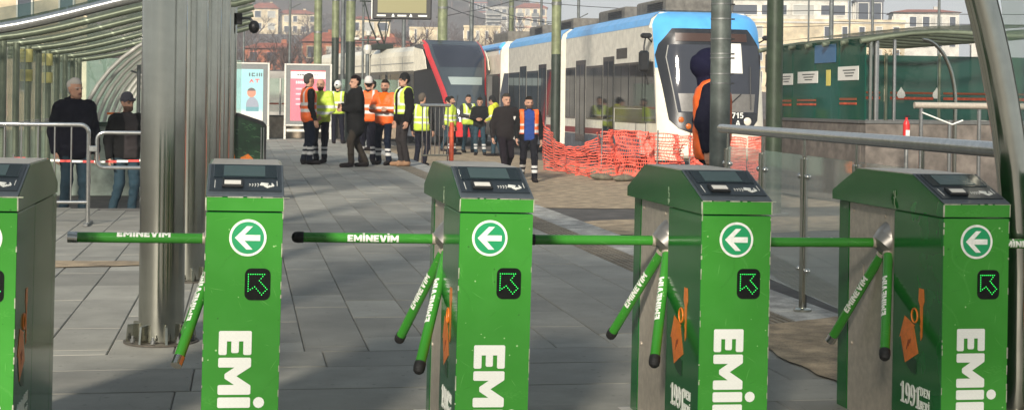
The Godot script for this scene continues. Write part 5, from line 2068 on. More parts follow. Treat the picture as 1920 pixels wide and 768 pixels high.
	# left side openings: [front z, rear z, bottom, top, kind]
	var open := [[-1.42, -1.62, 1.15, 2.62, "w"], [-1.66, -2.85, 1.5, 2.62, "w"], [-2.9, -4.28, 1.5, 2.62, "w"], [-4.33, -5.42, 0.55, 2.82, "d"], [-5.5, -7.3, 1.17, 2.62, "w"], [-7.4, -8.5, 0.55, 2.8, "d"], [-8.6, -9.8, 1.17, 2.62, "w"],
		[-10.5, -12.35, 1.17, 2.62, "w"], [-12.45, -13.55, 0.55, 2.8, "d"], [-13.65, -15.4, 1.17, 2.62, "w"], [-15.5, -16.55, 0.55, 2.8, "d"], [-16.65, -18.5, 1.17, 2.62, "w"]]
	for s in [-hw, hw]:
		for e in open:
			if e[4] == "w":
				var wn := side_box("window", s, e[0], e[1], e[2], e[3], M("tram_black"), t, 0.012)
				var nn := 2 if absf(e[0] - e[1]) > 1.0 else 1
				for k in nn:
					var za := lerpf(e[0], e[1], (k + 0.03) / nn)
					var zb := lerpf(e[0], e[1], (k + 0.97) / nn)
					side_box("pane", s, za, zb, e[2] + 0.06, e[3] - 0.06, M("glass_dark"), wn, 0.018)
			else:
				var dr := side_box("door", s, e[0], e[1], e[2], e[3], M("tram_black"), t, 0.016)
				for k in 2:
					var za2 := lerpf(e[0], e[1], k * 0.5 + 0.06)
					var zb2 := lerpf(e[0], e[1], k * 0.5 + 0.44)
					side_box("door_pane", s, za2, zb2, e[2] + 0.2, e[3] - 0.12, M("glass_dark"), dr, 0.022)
		side_box("lower_panel", s, -1.3, -4.2, 1.14, 1.48, M("tram_black"), t, 0.01)
		side_box("side_display", s, -3.1, -4.1, 2.74, 3.0, M("tram_black"), t, 0.012)
		# cab side window, reaching to the nose
		st = S()
		var sg := signf(s)
		var cabp := PackedVector2Array([Vector2(-0.5, 1.16), Vector2(-0.74, 2.6), Vector2(-1.38, 2.62), Vector2(-1.38, 1.16)])
		prism(st, cabp, 0.0, 0.012, Transform3D(Basis(Vector3(0, 0, 1), Vector3(0, 1, 0), Vector3(-1, 0, 0)), Vector3(s + (0.0 if sg < 0 else 0.012), 0, 0)))
		obj("cab_window", st, M("glass_dark"), t)
		for z in [-1.35, -2.2, -4.25]:
			side_box("panel_joint", s, z, z - 0.02, 0.8, 1.14, M("bellows"), t, 0.009)
	# fill between the nose and the flat side
	for s in [-1.0, 1.0]:
		st = S()
		soft(st)
		for y in steps(0.35, 3.4, 12).slice(0, 12):
			var y2: float = y + 3.05 / 12.0
			var p0: Vector3 = nose.call(s * 1.3, y)
			var p1: Vector3 = nose.call(s * 1.3, y2)
			var b0 := Vector3(s * 1.3, y, -1.2)
			var b1 := Vector3(s * 1.3, y2, -1.2)
			if s < 0:
				q(st, b0, p0, p1, b1)
			else:
				q(st, p0, b0, b1, p1)
		obj("cab_side", st, M("cream"), t)
	# roof boxes
	for e in [[-2.6, 2.6], [-6.4, 2.8], [-12.2, 2.8], [-16.2, 2.2]]:
		var rb := boxo("roof_unit", Vector3(0, 3.98, e[0]), Vector3(1.7, 0.34, e[1]), M("roof_unit_grey"), t, 0.04)
		for k in 4:
			boxo("vent_slat", Vector3(-0.86, 3.9 + 0.05 * k, e[0] + 0.4), Vector3(0.02, 0.025, e[1] * 0.5), M("bellows"), rb)
	for e in [[-2.6, 2.6], [-6.2, 2.0], [-12.5, 2.0], [-16.6, 2.0]]:
		for s in [-0.85, 0.85]:
			for dz in [-0.45, 0.45]:
				st = S()
				lathe(st, [Vector2(0, -0.05), Vector2(0.3, -0.05), Vector2(0.33, 0.0), Vector2(0.3, 0.05), Vector2(0, 0.05)], 16, Transform3D(Basis(Vector3(0, 0, 1), PI / 2), Vector3(s, 0.33, e[0] + dz)))
				obj("wheel", st, M("bellows"), t)
	# coupled second unit behind, seen as a rounded cream end
	var t2 := thing("tram", "coupled tram unit with rounded cream end behind the blue roofed tram", "tram", Vector3(10.73 - 0.45, -0.35, -34.4 - 19.4), deg_to_rad(1.34))
	var nose2 := func(x: float, y: float) -> Vector3:
		var w := curve_at(half, y)
		var f := clampf(absf(x) / 1.3, 0.0, 1.0)
		return Vector3(clampf(x, -w, w), y, curve_at(zf, y) - 0.6 * pow(f, 2.6))
	st = S()
	nose_patch(st, nose2, steps(0.35, 3.1, 14), edge_l, edge_r, 16, 0.0)
	obj("front_panel", st, M("cream"), t2)
	st = S()
	nose_patch(st, nose2, steps(3.1, 3.8, 7), edge_l, edge_r, 16, 0.0)
	obj("blue_front", st, M("tram_blue"), t2)
	st = S()
	nose_patch(st, nose2, steps(1.15, 2.64, 8), edge_l, edge_r, 16, 0.012)
	obj("windscreen", st, M("glass_cab"), t2)
	st = S()
	body_shell(st, hw, 3.79, 3.3, -0.7, -9.0, 0.4)
	obj("car_body", st, M("cream"), t2)
	for s in [-hw, hw]:
		for k in 3:
			var wn2 := side_box("window", s, -0.82 - 2.6 * k, -3.4 - 2.6 * k, 1.15, 2.62, M("tram_black"), t2, 0.012)
			side_box("pane", s, -1.0 - 2.6 * k, -3.2 - 2.6 * k, 1.22, 2.55, M("glass_dark"), wn2, 0.018)
	st = S()
	for s in [-1.0, 1.0]:
		box(st, Vector3(s * 1.16, 3.58, -4.9), Vector3(0.28, 0.3, 8.2), Basis(Vector3(0, 0, 1), s * 0.75), 0.05)
	obj("blue_roof", st, M("tram_blue"), t2)
	boxo("roof_unit", Vector3(0, 4.0, -3.2), Vector3(1.7, 0.4, 3.0), M("roof_unit_grey"), t2, 0.05)
	for s in [-0.85, 0.85]:
		for dz in [-2.2, -3.1, -6.2, -7.1]:
			st = S()
			lathe(st, [Vector2(0, -0.05), Vector2(0.3, -0.05), Vector2(0.33, 0.0), Vector2(0.3, 0.05), Vector2(0, 0.05)], 16, Transform3D(Basis(Vector3(0, 0, 1), PI / 2), Vector3(s, 0.33, dz)))
			obj("wheel", st, M("bellows"), t2)

func red_tram() -> void:
	var t := thing("tram", "cream tram with red framed dark curved windscreen", "tram", Vector3(7.95, -0.35, -54.6), deg_to_rad(12.0))
	var hw := 1.22
	var zf := [[0.35, -0.1], [0.9, 0.0], [1.4, -0.12], [1.8, -0.32], [2.6, -0.8], [3.2, -1.18], [3.5, -1.45], [3.74, -1.75], [3.86, -2.1]]
	var half := [[0.9, 0.7], [2.0, 0.84], [3.3, 1.12], [3.72, 1.1]]
	var nose := func(x: float, y: float) -> Vector3:
		var w := curve_at(half, y)
		var f := clampf(absf(x) / w, 0.0, 1.0)
		return Vector3(clampf(x, -w, w), y, curve_at(zf, y) - 0.34 * pow(f, 2.4))
	var el := func(y: float) -> float: return -curve_at(half, y)
	var er := func(y: float) -> float: return curve_at(half, y)
	var st := S()
	nose_patch(st, nose, steps(0.35, 3.86, 22), el, er, 20, 0.0)
	obj("red_front", st, M("tram_red"), t)
	st = S()
	nose_patch(st, nose, steps(0.9, 3.86, 20), func(y: float) -> float: return -(curve_at(half, y) - 0.1), func(y: float) -> float: return curve_at(half, y) - 0.1, 18, 0.014)
	obj("windscreen", st, M("glass_cab_dark"), t)
	st = S()
	nose_patch(st, nose, steps(2.22, 2.5, 3), func(y: float) -> float: return -(curve_at(half, y) - 0.34), func(y: float) -> float: return curve_at(half, y) - 0.24, 14, 0.02)
	obj("sun_blind", st, M("blind_grey"), t)
	st = S()
	nose_patch(st, nose, steps(2.86, 3.85, 6), func(y: float) -> float: return -(curve_at(half, y) - 0.21), func(y: float) -> float: return curve_at(half, y) - 0.21, 14, 0.02)
	obj("upper_screen", st, M("mask_blue"), t)
	st = S()
	for e in [[-0.55, -0.4], [0.3, 0.45], [0.6, 0.75]]:
		tube(st, [nose.call(e[0], 1.35) + Vector3(0, 0.0, 0.06), nose.call(e[1], 1.85) + Vector3(0, 0, 0.06)], 0.014, 6)
	obj("wiper", st, M("black_plastic"), t)
	# side: red pillar band, black window band, cream roof flank
	for s in [-1.0, 1.0]:
		st = S()
		soft(st)
		var ys := steps(0.35, 3.7, 16)
		for i in 16:
			var w0 := curve_at(half, ys[i])
			var w1 := curve_at(half, ys[i + 1])
			var p0: Vector3 = nose.call(s * w0, ys[i])
			var p1: Vector3 = nose.call(s * w1, ys[i + 1])
			var b0 := Vector3(s * minf(w0 + 0.05, hw), ys[i], p0.z - 0.1)
			var b1 := Vector3(s * minf(w1 + 0.05, hw), ys[i + 1], p1.z - 0.1)
			if s < 0:
				q(st, b0, p0, p1, b1)
			else:
				q(st, p0, b0, b1, p1)
		obj("red_pillar", st, M("tram_red"), t)
		st = S()
		soft(st)
		for i in 16:
			var y: float = ys[i]
			var y2: float = ys[i + 1]
			var w0b := minf(curve_at(half, y) + 0.05, hw)
			var w1b := minf(curve_at(half, y2) + 0.05, hw)
			var c0: Vector3 = Vector3(s * w0b, y, nose.call(s * curve_at(half, y), y).z - 0.1)
			var c1: Vector3 = Vector3(s * w1b, y2, nose.call(s * curve_at(half, y2), y2).z - 0.1)
			var d0 := Vector3(s * hw, y, -2.9)
			var d1 := Vector3(s * hw, y2, -2.9)
			if s < 0:
				q(st, d0, c0, c1, d1)
			else:
				q(st, c0, d0, d1, c1)
		obj("cab_side", st, M("tram_black"), t)
		# cream flank over the cab
		st = S()
		var fl := PackedVector2Array([Vector2(-2.9, 2.72), Vector2(-1.45, 2.78), Vector2(-1.62, 3.2), Vector2(-1.95, 3.5), Vector2(-2.9, 3.6)])
		prism(st, fl, 0.0, 0.03, Transform3D(Basis(Vector3(0, 0, 1), Vector3(0, 1, 0), Vector3(-1, 0, 0)), Vector3(s * hw + (0.015 if s > 0 else 0.005), 0, 0)))
		obj("cream_flank", st, M("cream"), t)
	for sec in [[-2.9, -8.6], [-9.1, -17.0]]:
		st = S()
		body_shell(st, hw, 3.66, 3.3, sec[0], sec[1], 0.35)
		obj("car_body", st, M("cream"), t)
		for s in [-hw, hw]:
			side_box("window_band", s, sec[0], sec[1] + 0.05, 1.05, 2.74, M("tram_black"), t, 0.012)
			for k in 4:
				var f0 := lerpf(sec[0], sec[1], (k + 0.06) / 4.0)
				var f1 := lerpf(sec[0], sec[1], (k + 0.94) / 4.0)
				side_box("pane", s, f0, f1, 1.2, 2.62, M("glass_dark"), t, 0.02)
				side_box("seam", s, f0 + 0.05, f0 + 0.08, 2.76, 3.28, M("seal_grey"), t, 0.014)
			side_box("flank_line", s, sec[0], sec[1], 3.02, 3.05, M("seal_grey"), t, 0.016)
			side_box("skirt", s, sec[0], sec[1], 0.3, 1.0, M("skirt_grey"), t, 0.01)
	boxo("bellows", Vector3(0, 2.0, -8.85), Vector3(2.2, 3.0, 0.6), M("bellows"), t, 0.04)
	for dz in [-3.4, -4.4, -12.0, -13.0]:
		for s in [-0.85, 0.85]:
			st = S()
			lathe(st, [Vector2(0, -0.05), Vector2(0.3, -0.05), Vector2(0.33, 0.0), Vector2(0.3, 0.05), Vector2(0, 0.05)], 16, Transform3D(Basis(Vector3(0, 0, 1), PI / 2), Vector3(s, 0.33, dz)))
			obj("wheel", st, M("bellows"), t)
	pass
	# current collector
	var pn := thing("pantograph", "dark folding pantograph raised above the cream tram", "pantograph", Vector3(5.35, 3.45, -61.8), deg_to_rad(13.0))
	for s in [-1.0, 1.0]:
		tubeo("lower_arm", [Vector3(s * 0.12, 0, 0), Vector3(s * 0.16 - 0.35, 0.85, 0)], 0.035, M("pole_dark"), pn, 8)
		tubeo("upper_arm", [Vector3(s * 0.16 - 0.35, 0.85, 0), Vector3(s * 0.55 - 0.2, 1.75, 0)], 0.028, M("pole_dark"), pn, 8)
		tubeo("tie_rod", [Vector3(0.1, 0.1, 0), Vector3(0.25 + s * 0.08, 1.05, 0)], 0.02, M("pole_dark"), pn, 6)
	tubeo("cross_bar", [Vector3(-0.55, 0.98, 0), Vector3(0.35, 1.0, 0)], 0.025, M("pole_dark"), pn, 8)
	tubeo("contact_strip", [Vector3(-0.95, 1.76, 0), Vector3(0.55, 1.76, 0)], 0.03, M("pole_dark"), pn, 8)
	boxo("base_frame", Vector3(0, -0.05, 0), Vector3(0.7, 0.22, 0.8), M("pole_dark"), pn, 0.02)

func tracks() -> void:
	for x in [9.9, 11.4, 5.2, 6.7]:
		var z0 := -8.0 if x > 8.0 else -54.0
		var st := S()
		if x > 8.0:
			box(st, Vector3(x, -0.352, -66.0), Vector3(0.07, 0.02, 80.0))
		else:
			box(st, Vector3(x, -0.352, -80.0), Vector3(0.07, 0.02, 50.0))
		structure("rail_track", st, M("steel_dull"))

# ---------------------------------------------------------------- the slope behind, houses, trees, masts
func hill_y(x: float, z: float) -> float:
	var d := -z
	var m := 1.0 - smoothstep(42.0, 95.0, x - (d - 370.0) * 0.16)
	var h := maxf(d - 92.0, 0.0) * lerpf(0.03, 0.062, m)
	h += maxf(d - 352.0, 0.0) * 0.21 * m
	return h - 0.7

func terrain() -> void:
	var st := S()
	soft(st)
	var nn := FastNoiseLite.new()
	nn.seed = 3
	nn.frequency = 0.03
	var f := func(i: int, j: int) -> Vector3:
		var x := -220.0 + 12.0 * i
		var z := -92.0 - 12.0 * j
		return Vector3(x, hill_y(x, z) + nn.get_noise_2d(x, z) * clampf((-z - 110.0) * 0.03, 0.0, 2.0), z)
	for i in 42:
		for j in 44:
			q(st, f.call(i, j), f.call(i + 1, j), f.call(i + 1, j + 1), f.call(i, j + 1))
	structure("hillside", st, M("hill"))

func twig_tree(seed_: int, h: float, crown: float, thin := 1.0, levels := 4) -> Array:
	# returns [trunk tool, crown tool]: a trunk with limbs, and a crown of fine twigs
	var r := RandomNumberGenerator.new()
	r.seed = seed_
	var trunk := S()
	var twigs := S()
	flat(twigs)
	var queue := [[Vector3.ZERO, Vector3(r.randf_range(-0.06, 0.06), 1, r.randf_range(-0.06, 0.06)).normalized(), h * 0.34, h * 0.022 * thin, 0]]
	while queue.size() > 0:
		var e: Array = queue.pop_front()
		var a: Vector3 = e[0]
		var d: Vector3 = e[1]
		var l: float = e[2]
		var b := a + d * l
		var lv: int = e[4]
		if lv < 2:
			tube(trunk, [a, a.lerp(b, 0.5) + Vector3(r.randf_range(-1, 1), 0, r.randf_range(-1, 1)) * l * 0.05, b], e[3], 6, e[3] * 0.66, false)
		else:
			var w := maxf(e[3], 0.012 * h / 6.0)
			var s := d.cross(Vector3(r.randf(), r.randf(), r.randf()) - Vector3.ONE * 0.5).normalized() * w
			tri(twigs, a - s, a + s, b)
			var s2 := d.cross(s).normalized() * w
			tri(twigs, a - s2, a + s2, b)
		if lv < levels:
			var n := r.randi_range(3, 5)
			for k in n:
				var nd := (d + Vector3(r.randf_range(-1, 1) * crown, r.randf_range(-0.35, 0.9), r.randf_range(-1, 1) * crown) * 0.85).normalized()
				queue.append([a.lerp(b, r.randf_range(0.55, 1.0)), nd, l * r.randf_range(0.55, 0.78), e[3] * 0.55, lv + 1])
	return [trunk, twigs]

func woods() -> void:
	# far wood that reads as one mass
	var pair := twig_tree(9, 7.0, 1.0, 1.6, 4)
	var mm := MultiMesh.new()
	mm.transform_format = MultiMesh.TRANSFORM_3D
	var st: SurfaceTool = pair[1]
	st.append_from(sheet_mesh(pair[0]), 0, Transform3D())
	mm.mesh = sheet_mesh(st)
	var r := RandomNumberGenerator.new()
	r.seed = 12
	var xs := []
	for i in 900:
		var d := r.randf_range(150.0, 520.0)
		var px := r.randf_range(-0.40, 0.19)
		var x := d * px
		if absf(x - 6.8) < 12.0 and d > 335.0 and d < 352.0:
			continue
		var y := hill_y(x, -d) - 0.3
		var s := r.randf_range(0.6, 1.2) * (0.75 if d < 300 else 1.0)
		xs.append(Transform3D(Basis(Vector3.UP, r.randf() * TAU).scaled(Vector3(s * 1.2, s, s * 1.2)), Vector3(x, y, -d)))
	mm.instance_count = xs.size()
	for i in xs.size():
		mm.set_instance_transform(i, xs[i])
	var o := MultiMeshInstance3D.new()
	o.name = numbered("bare_wood")
	o.multimesh = mm
	o.material_override = M("twig")
	add_child(o)
	o.set_meta("kind", "stuff")
	o.set_meta("label", "leafless brown wood covering the hillside behind the trams")
	o.set_meta("category", "trees")
	# single leafless trees nearer by
	var spots := [[-3.0, -96.0, 7.5], [0.8, -104.0, 6.4], [3.2, -112.0, 7.0], [6.2, -118.0, 6.0], [9.5, -122.0, 7.4], [13.5, -125.0, 8.5], [19.0, -118.0, 9.0], [23.5, -126.0, 9.5], [28.0, -135.0, 8.5], [36.0, -120.0, 7.0], [44.0, -110.0, 6.5], [-8.0, -92.0, 8.0]]
	for i in spots.size():
		var e: Array = spots[i]
		var t := thing("bare_tree", "leafless brown tree with fine twigs on the slope behind the platform", "tree", Vector3(e[0], hill_y(e[0], e[1]) - 0.1 if e[1] < -93.0 else -0.62, e[1]), i * 1.3, "leafless trees behind the platform")
		var pr := twig_tree(100 + i % 4, e[2], 0.9, 1.0, 4)
		obj("trunk", pr[0], M("bark"), t)
		obj("crown", pr[1], M("twig"), t)

func gable(st: SurfaceTool, w: float, d: float, y: float, h: float, over := 0.4) -> void:
	var a := w / 2 + over
	var b := d / 2 + over
	flat(st)
	var p := [Vector3(-a, y, b), Vector3(a, y, b), Vector3(a, y, -b), Vector3(-a, y, -b)]
	var r0 := Vector3(-a * 0.45, y + h, 0)
	var r1 := Vector3(a * 0.45, y + h, 0)
	q(st, p[0], p[1], r1, r0)
	q(st, p[2], p[3], r0, r1)
	tri(st, p[1], p[2], r1)
	tri(st, p[3], p[0], r0)
	q(st, p[3], p[2], p[1], p[0])

func house(called: String, label: String, at: Vector3, turn: float, w: float, d: float, h: float, base: float, wall: String, rows: int, cols: int, roof := "", o := {}) -> Node3D:
	var t := thing(called, label, "building", Vector3(at.x, base, at.z), deg_to_rad(turn))
	var up := at.y - base   # how far the wall runs below the first storey
	boxo("wall", Vector3(0, (h + up) / 2, 0), Vector3(w, h + up, d), M(wall), t)
	var fh := h / rows
	for r in rows:
		for c in cols:
			for face in 2:
				var fw := w if face == 0 else d
				var n := cols if face == 0 else maxi(1, int(cols * d / w))
				if c >= n:
					continue
				if o.has("skip") and face == 0 and o.skip.has([r, c]):
					continue
				if rng.randf() < 0.08 and rows * cols > 4:
					continue
				var ww: float = fw / n * o.get("win_w", 0.5) * rng.randf_range(0.85, 1.08)
				var wh: float = fh * o.get("win_h", 0.5)
				var u := -fw / 2 + fw * (c + 0.5) / n
				var y := up + fh * (r + 0.52)
				for sd in ([1] if face == 0 else [-1]):
					var fr := S()
					var z := d / 2 if face == 0 else 0.0
					var tf := Transform3D(Basis(), Vector3(u, y, d / 2)) if face == 0 else Transform3D(Basis(Vector3.UP, -PI / 2), Vector3(-w / 2, y, u))
					var th := 0.09
					for e in [[0, wh / 2 + th / 2, ww + th * 2, th], [0, -wh / 2 - th / 2, ww + th * 2, th], [-ww / 2 - th / 2, 0, th, wh], [ww / 2 + th / 2, 0, th, wh]]:
						var cpos := tf * Vector3(e[0], e[1], 0.05)
						box(fr, cpos, Vector3(e[2], e[3], 0.14), tf.basis)
					var fo := obj("window", fr, M(o.get("frame", "frame_white")), t)
					var ps := S()
					box(ps, tf * Vector3(0, 0, 0.01), Vector3(ww, wh, 0.03), tf.basis)
					obj("pane", ps, M("window_light") if rng.randf() < 0.25 else M("window_far"), fo)
	if o.has("balcony"):
		for r in range(1, rows):
			for c in o.balcony:
				var bx: float = -w / 2 + w * (c + 0.5) / cols
				var bs := boxo("balcony", Vector3(bx, up + fh * r + 0.05, d / 2 + 0.55), Vector3(w / cols * 0.95, 0.14, 1.1), M("plaster_white"), t)
				boxo("balcony_rail", Vector3(bx, up + fh * r + 0.55, d / 2 + 1.06), Vector3(w / cols * 0.95, 0.75, 0.06), M("frame_grey"), bs)
	if o.has("cornice"):
		for r in rows:
			boxo("cornice", Vector3(0, up + fh * (r + 1) - 0.1, 0), Vector3(w + 0.3, 0.22, d + 0.3), M(o.cornice), t)
	if roof != "":
		var st := S()
		gable(st, w, d, up + h, o.get("roof_h", w * 0.14))
		var rf := obj("roof", st, M(roof), t)
		boxo("chimney", Vector3(w * 0.2, up + h + o.get("roof_h", w * 0.14) * 0.8, -d * 0.1), Vector3(0.6, 1.1, 0.6), M(wall), rf)
	else:
		boxo("parapet", Vector3(0, up + h + 0.15, 0), Vector3(w + 0.2, 0.3, d + 0.2), M(wall), t)
	return t

func town() -> void:
	var B := func(x: float, z: float) -> float: return hill_y(x, z) - 1.5
	house("villa", "long cream villa with red tiled roof high on the brown hillside", Vector3(4.2, 16.2, -354.0), -4, 6.0, 8.0, 5.4, B.call(4.2, -354.0), "plaster_cream", 2, 2, "roof_tile", {"roof_h": 1.5})
	house("villa_wing", "long cream wing of the hillside villa with arcade windows", Vector3(11.0, 16.0, -355.5), -4, 9.6, 7.0, 4.6, B.call(11.0, -355.0), "plaster_cream", 2, 5, "roof_tile", {"roof_h": 1.1, "win_h": 0.55})
	house("brick_house", "small orange brick house with gable roof behind the pink poster", Vector3(8.3, 5.2, -171.2), -5, 4.2, 5.0, 2.4, B.call(8.0, -171.0), "brick", 1, 2, "roof_tile", {"roof_h": 1.1, "frame": "plaster_cream"})
	house("brick_house", "low reddish brick house with three windows among bare trees", Vector3(3.0, 5.0, -178.0), -5, 6.0, 5.0, 2.0, B.call(3.0, -178.0), "brick", 1, 3, "roof_tile", {"roof_h": 0.7, "frame": "plaster_rose"})
	house("brick_house", "wide brick house with tiled roof behind the green masts", Vector3(15.5, 5.6, -182.0), -6, 7.0, 5.0, 2.4, B.call(15.0, -182.0), "brick", 1, 3, "roof_tile", {"roof_h": 0.8, "frame": "plaster_cream"})
	house("hill_house", "cream flat roofed house with wide windows under the information screen", Vector3(20.3, 12.2, -260.0), -5, 7.0, 6.0, 2.6, B.call(20.3, -260.0), "plaster_cream", 1, 3, "roof_tile", {"roof_h": 0.6, "win_w": 0.6})
	house("cream_block", "cream flat block with three tall panels above the red framed tram", Vector3(26.5, 9.6, -229.0), -7, 5.0, 5.0, 2.3, B.call(26.5, -229.0), "plaster_cream", 1, 3, "", {"win_w": 0.12, "win_h": 0.9, "frame": "plaster_white"})
	house("cream_block", "cream block beside a narrow white pier above the tram", Vector3(36.0, 10.2, -237.0), -8, 5.6, 5.0, 2.5, B.call(36.0, -237.0), "plaster_cream", 1, 4, "", {"win_w": 0.25, "win_h": 0.5})
	house("apartment_house", "four storey apartment house with red hipped roof and columns against the sky", Vector3(69.0, 17.4, -374.0), -10, 7.4, 8.0, 7.0, B.call(69.0, -374.0) - 4.0, "plaster_cream", 3, 4, "roof_tile", {"roof_h": 1.3, "win_h": 0.62, "win_w": 0.55, "cornice": "plaster_rose", "balcony": [0, 2]})
	house("apartment_house", "grey flat roofed apartment house with balconies beside the red roofed one", Vector3(61.5, 17.4, -380.0), -10, 5.4, 8.0, 7.2, B.call(61.0, -380.0) - 4.0, "plaster_grey", 4, 3, "", {"cornice": "plaster_white", "win_w": 0.6, "balcony": [0, 1]})
	house("tower_block", "tall slate and rose tower block on the hill", Vector3(60.0, 20.0, -402.0), -9, 4.6, 6.0, 17.0, B.call(60.0, -400.0) - 4.0, "tower_slate", 7, 3, "", {"cornice": "plaster_rose"})
	house("office_building", "large cream building with small square windows and set back upper floor behind the shelter", Vector3(72.0, 3.4, -196.0), -14, 26.0, 14.0, 8.7, -1.0, "plaster_cream", 3, 12, "", {"win_w": 0.34, "win_h": 0.5, "cornice": "plaster_white"})
	house("roof_storey", "set back white upper storey with ribbon windows on the cream building", Vector3(69.0, 12.2, -197.5), -14, 19.0, 9.0, 3.0, 12.0, "plaster_white", 1, 5, "", {"win_w": 0.8, "win_h": 0.42, "cornice": "plaster_grey"})
	house("stair_tower", "dark glazed stair tower projecting from the cream building", Vector3(79.5, 9.0, -190.0), -14, 3.4, 4.0, 5.8, -1.0, "tower_slate", 2, 2, "", {"win_w": 0.75, "win_h": 0.8})
	house("white_house", "distant white house with red roof edge beyond the right shelter", Vector3(95.0, 9.0, -207.0), -18, 9.0, 7.0, 5.6, -1.0, "plaster_white", 2, 5, "roof_tile", {"roof_h": 0.6})
	house("pale_tower", "narrow pale concrete tower beside the curved steel tube", Vector3(61.0, 1.0, -122.0), -20, 1.3, 1.3, 16.0, -1.0, "plaster_white", 4, 1, "", {"win_w": 0.2, "win_h": 0.2, "frame": "plaster_white"})
	house("beige_house", "beige rendered house with pilasters above the left shelter roof", Vector3(-13.6, 1.0, -93.0), 4, 9.0, 7.0, 11.0, -1.0, "plaster_cream", 3, 4, "", {"win_w": 0.3, "win_h": 0.7, "cornice": "plaster_white"})
	house("grey_house", "dark grey rendered house between the beige one and the steel columns", Vector3(-6.0, 1.0, -98.0), 4, 2.6, 5.0, 12.0, -1.0, "tower_slate", 3, 1, "", {"win_w": 0.3, "win_h": 0.3})
	var d := thing("site_wall", "long pale grey hoarding standing far behind the poster panels", "wall", Vector3(3.0, -0.62, -84.0))
	for k in 10:
		boxo("hoarding_panel", Vector3(-9.0 + 2.4 * k, 1.7, 0), Vector3(2.36, 3.4, 0.12), M("plaster_grey"), d)
		boxo("hoarding_post", Vector3(-10.2 + 2.4 * k, 1.75, -0.1), Vector3(0.1, 3.5, 0.1), M("galvanised"), d)
	# evergreen tuft on the roof side of the right shelter
	var b := thing("round_bush", "brown green rounded shrub above the right shelter roof", "shrub", Vector3(36.3, -0.62, -84.0))
	tubeo("trunk", [Vector3(0, 0, 0), Vector3(0.1, 3.2, 0)], 0.16, M("bark"), b, 8, 0.1)
	var st := S()
	flat(st)
	var r := RandomNumberGenerator.new()
	r.seed = 8
	for i in 2600:
		var v := Vector3(r.randfn(), r.randfn() * 0.7, r.randfn()).normalized() * pow(r.randf(), 0.4)
		var c := Vector3(0, 3.9, 0) + v * Vector3(1.9, 1.15, 1.6) * (1.0 + 0.18 * sin(v.x * 7.0 + v.z * 5.0))
		var a := Vector3(r.randf_range(-1, 1), r.randf_range(-1, 1), r.randf_range(-1, 1)).normalized() * 0.13
		var e := a.cross(Vector3(r.randf_range(-1, 1), r.randf_range(-1, 1), r.randf_range(-1, 1))).normalized() * 0.08
		tri(st, c - a, c + e, c + a)
	obj("crown", st, M("shrub_brown"), b)

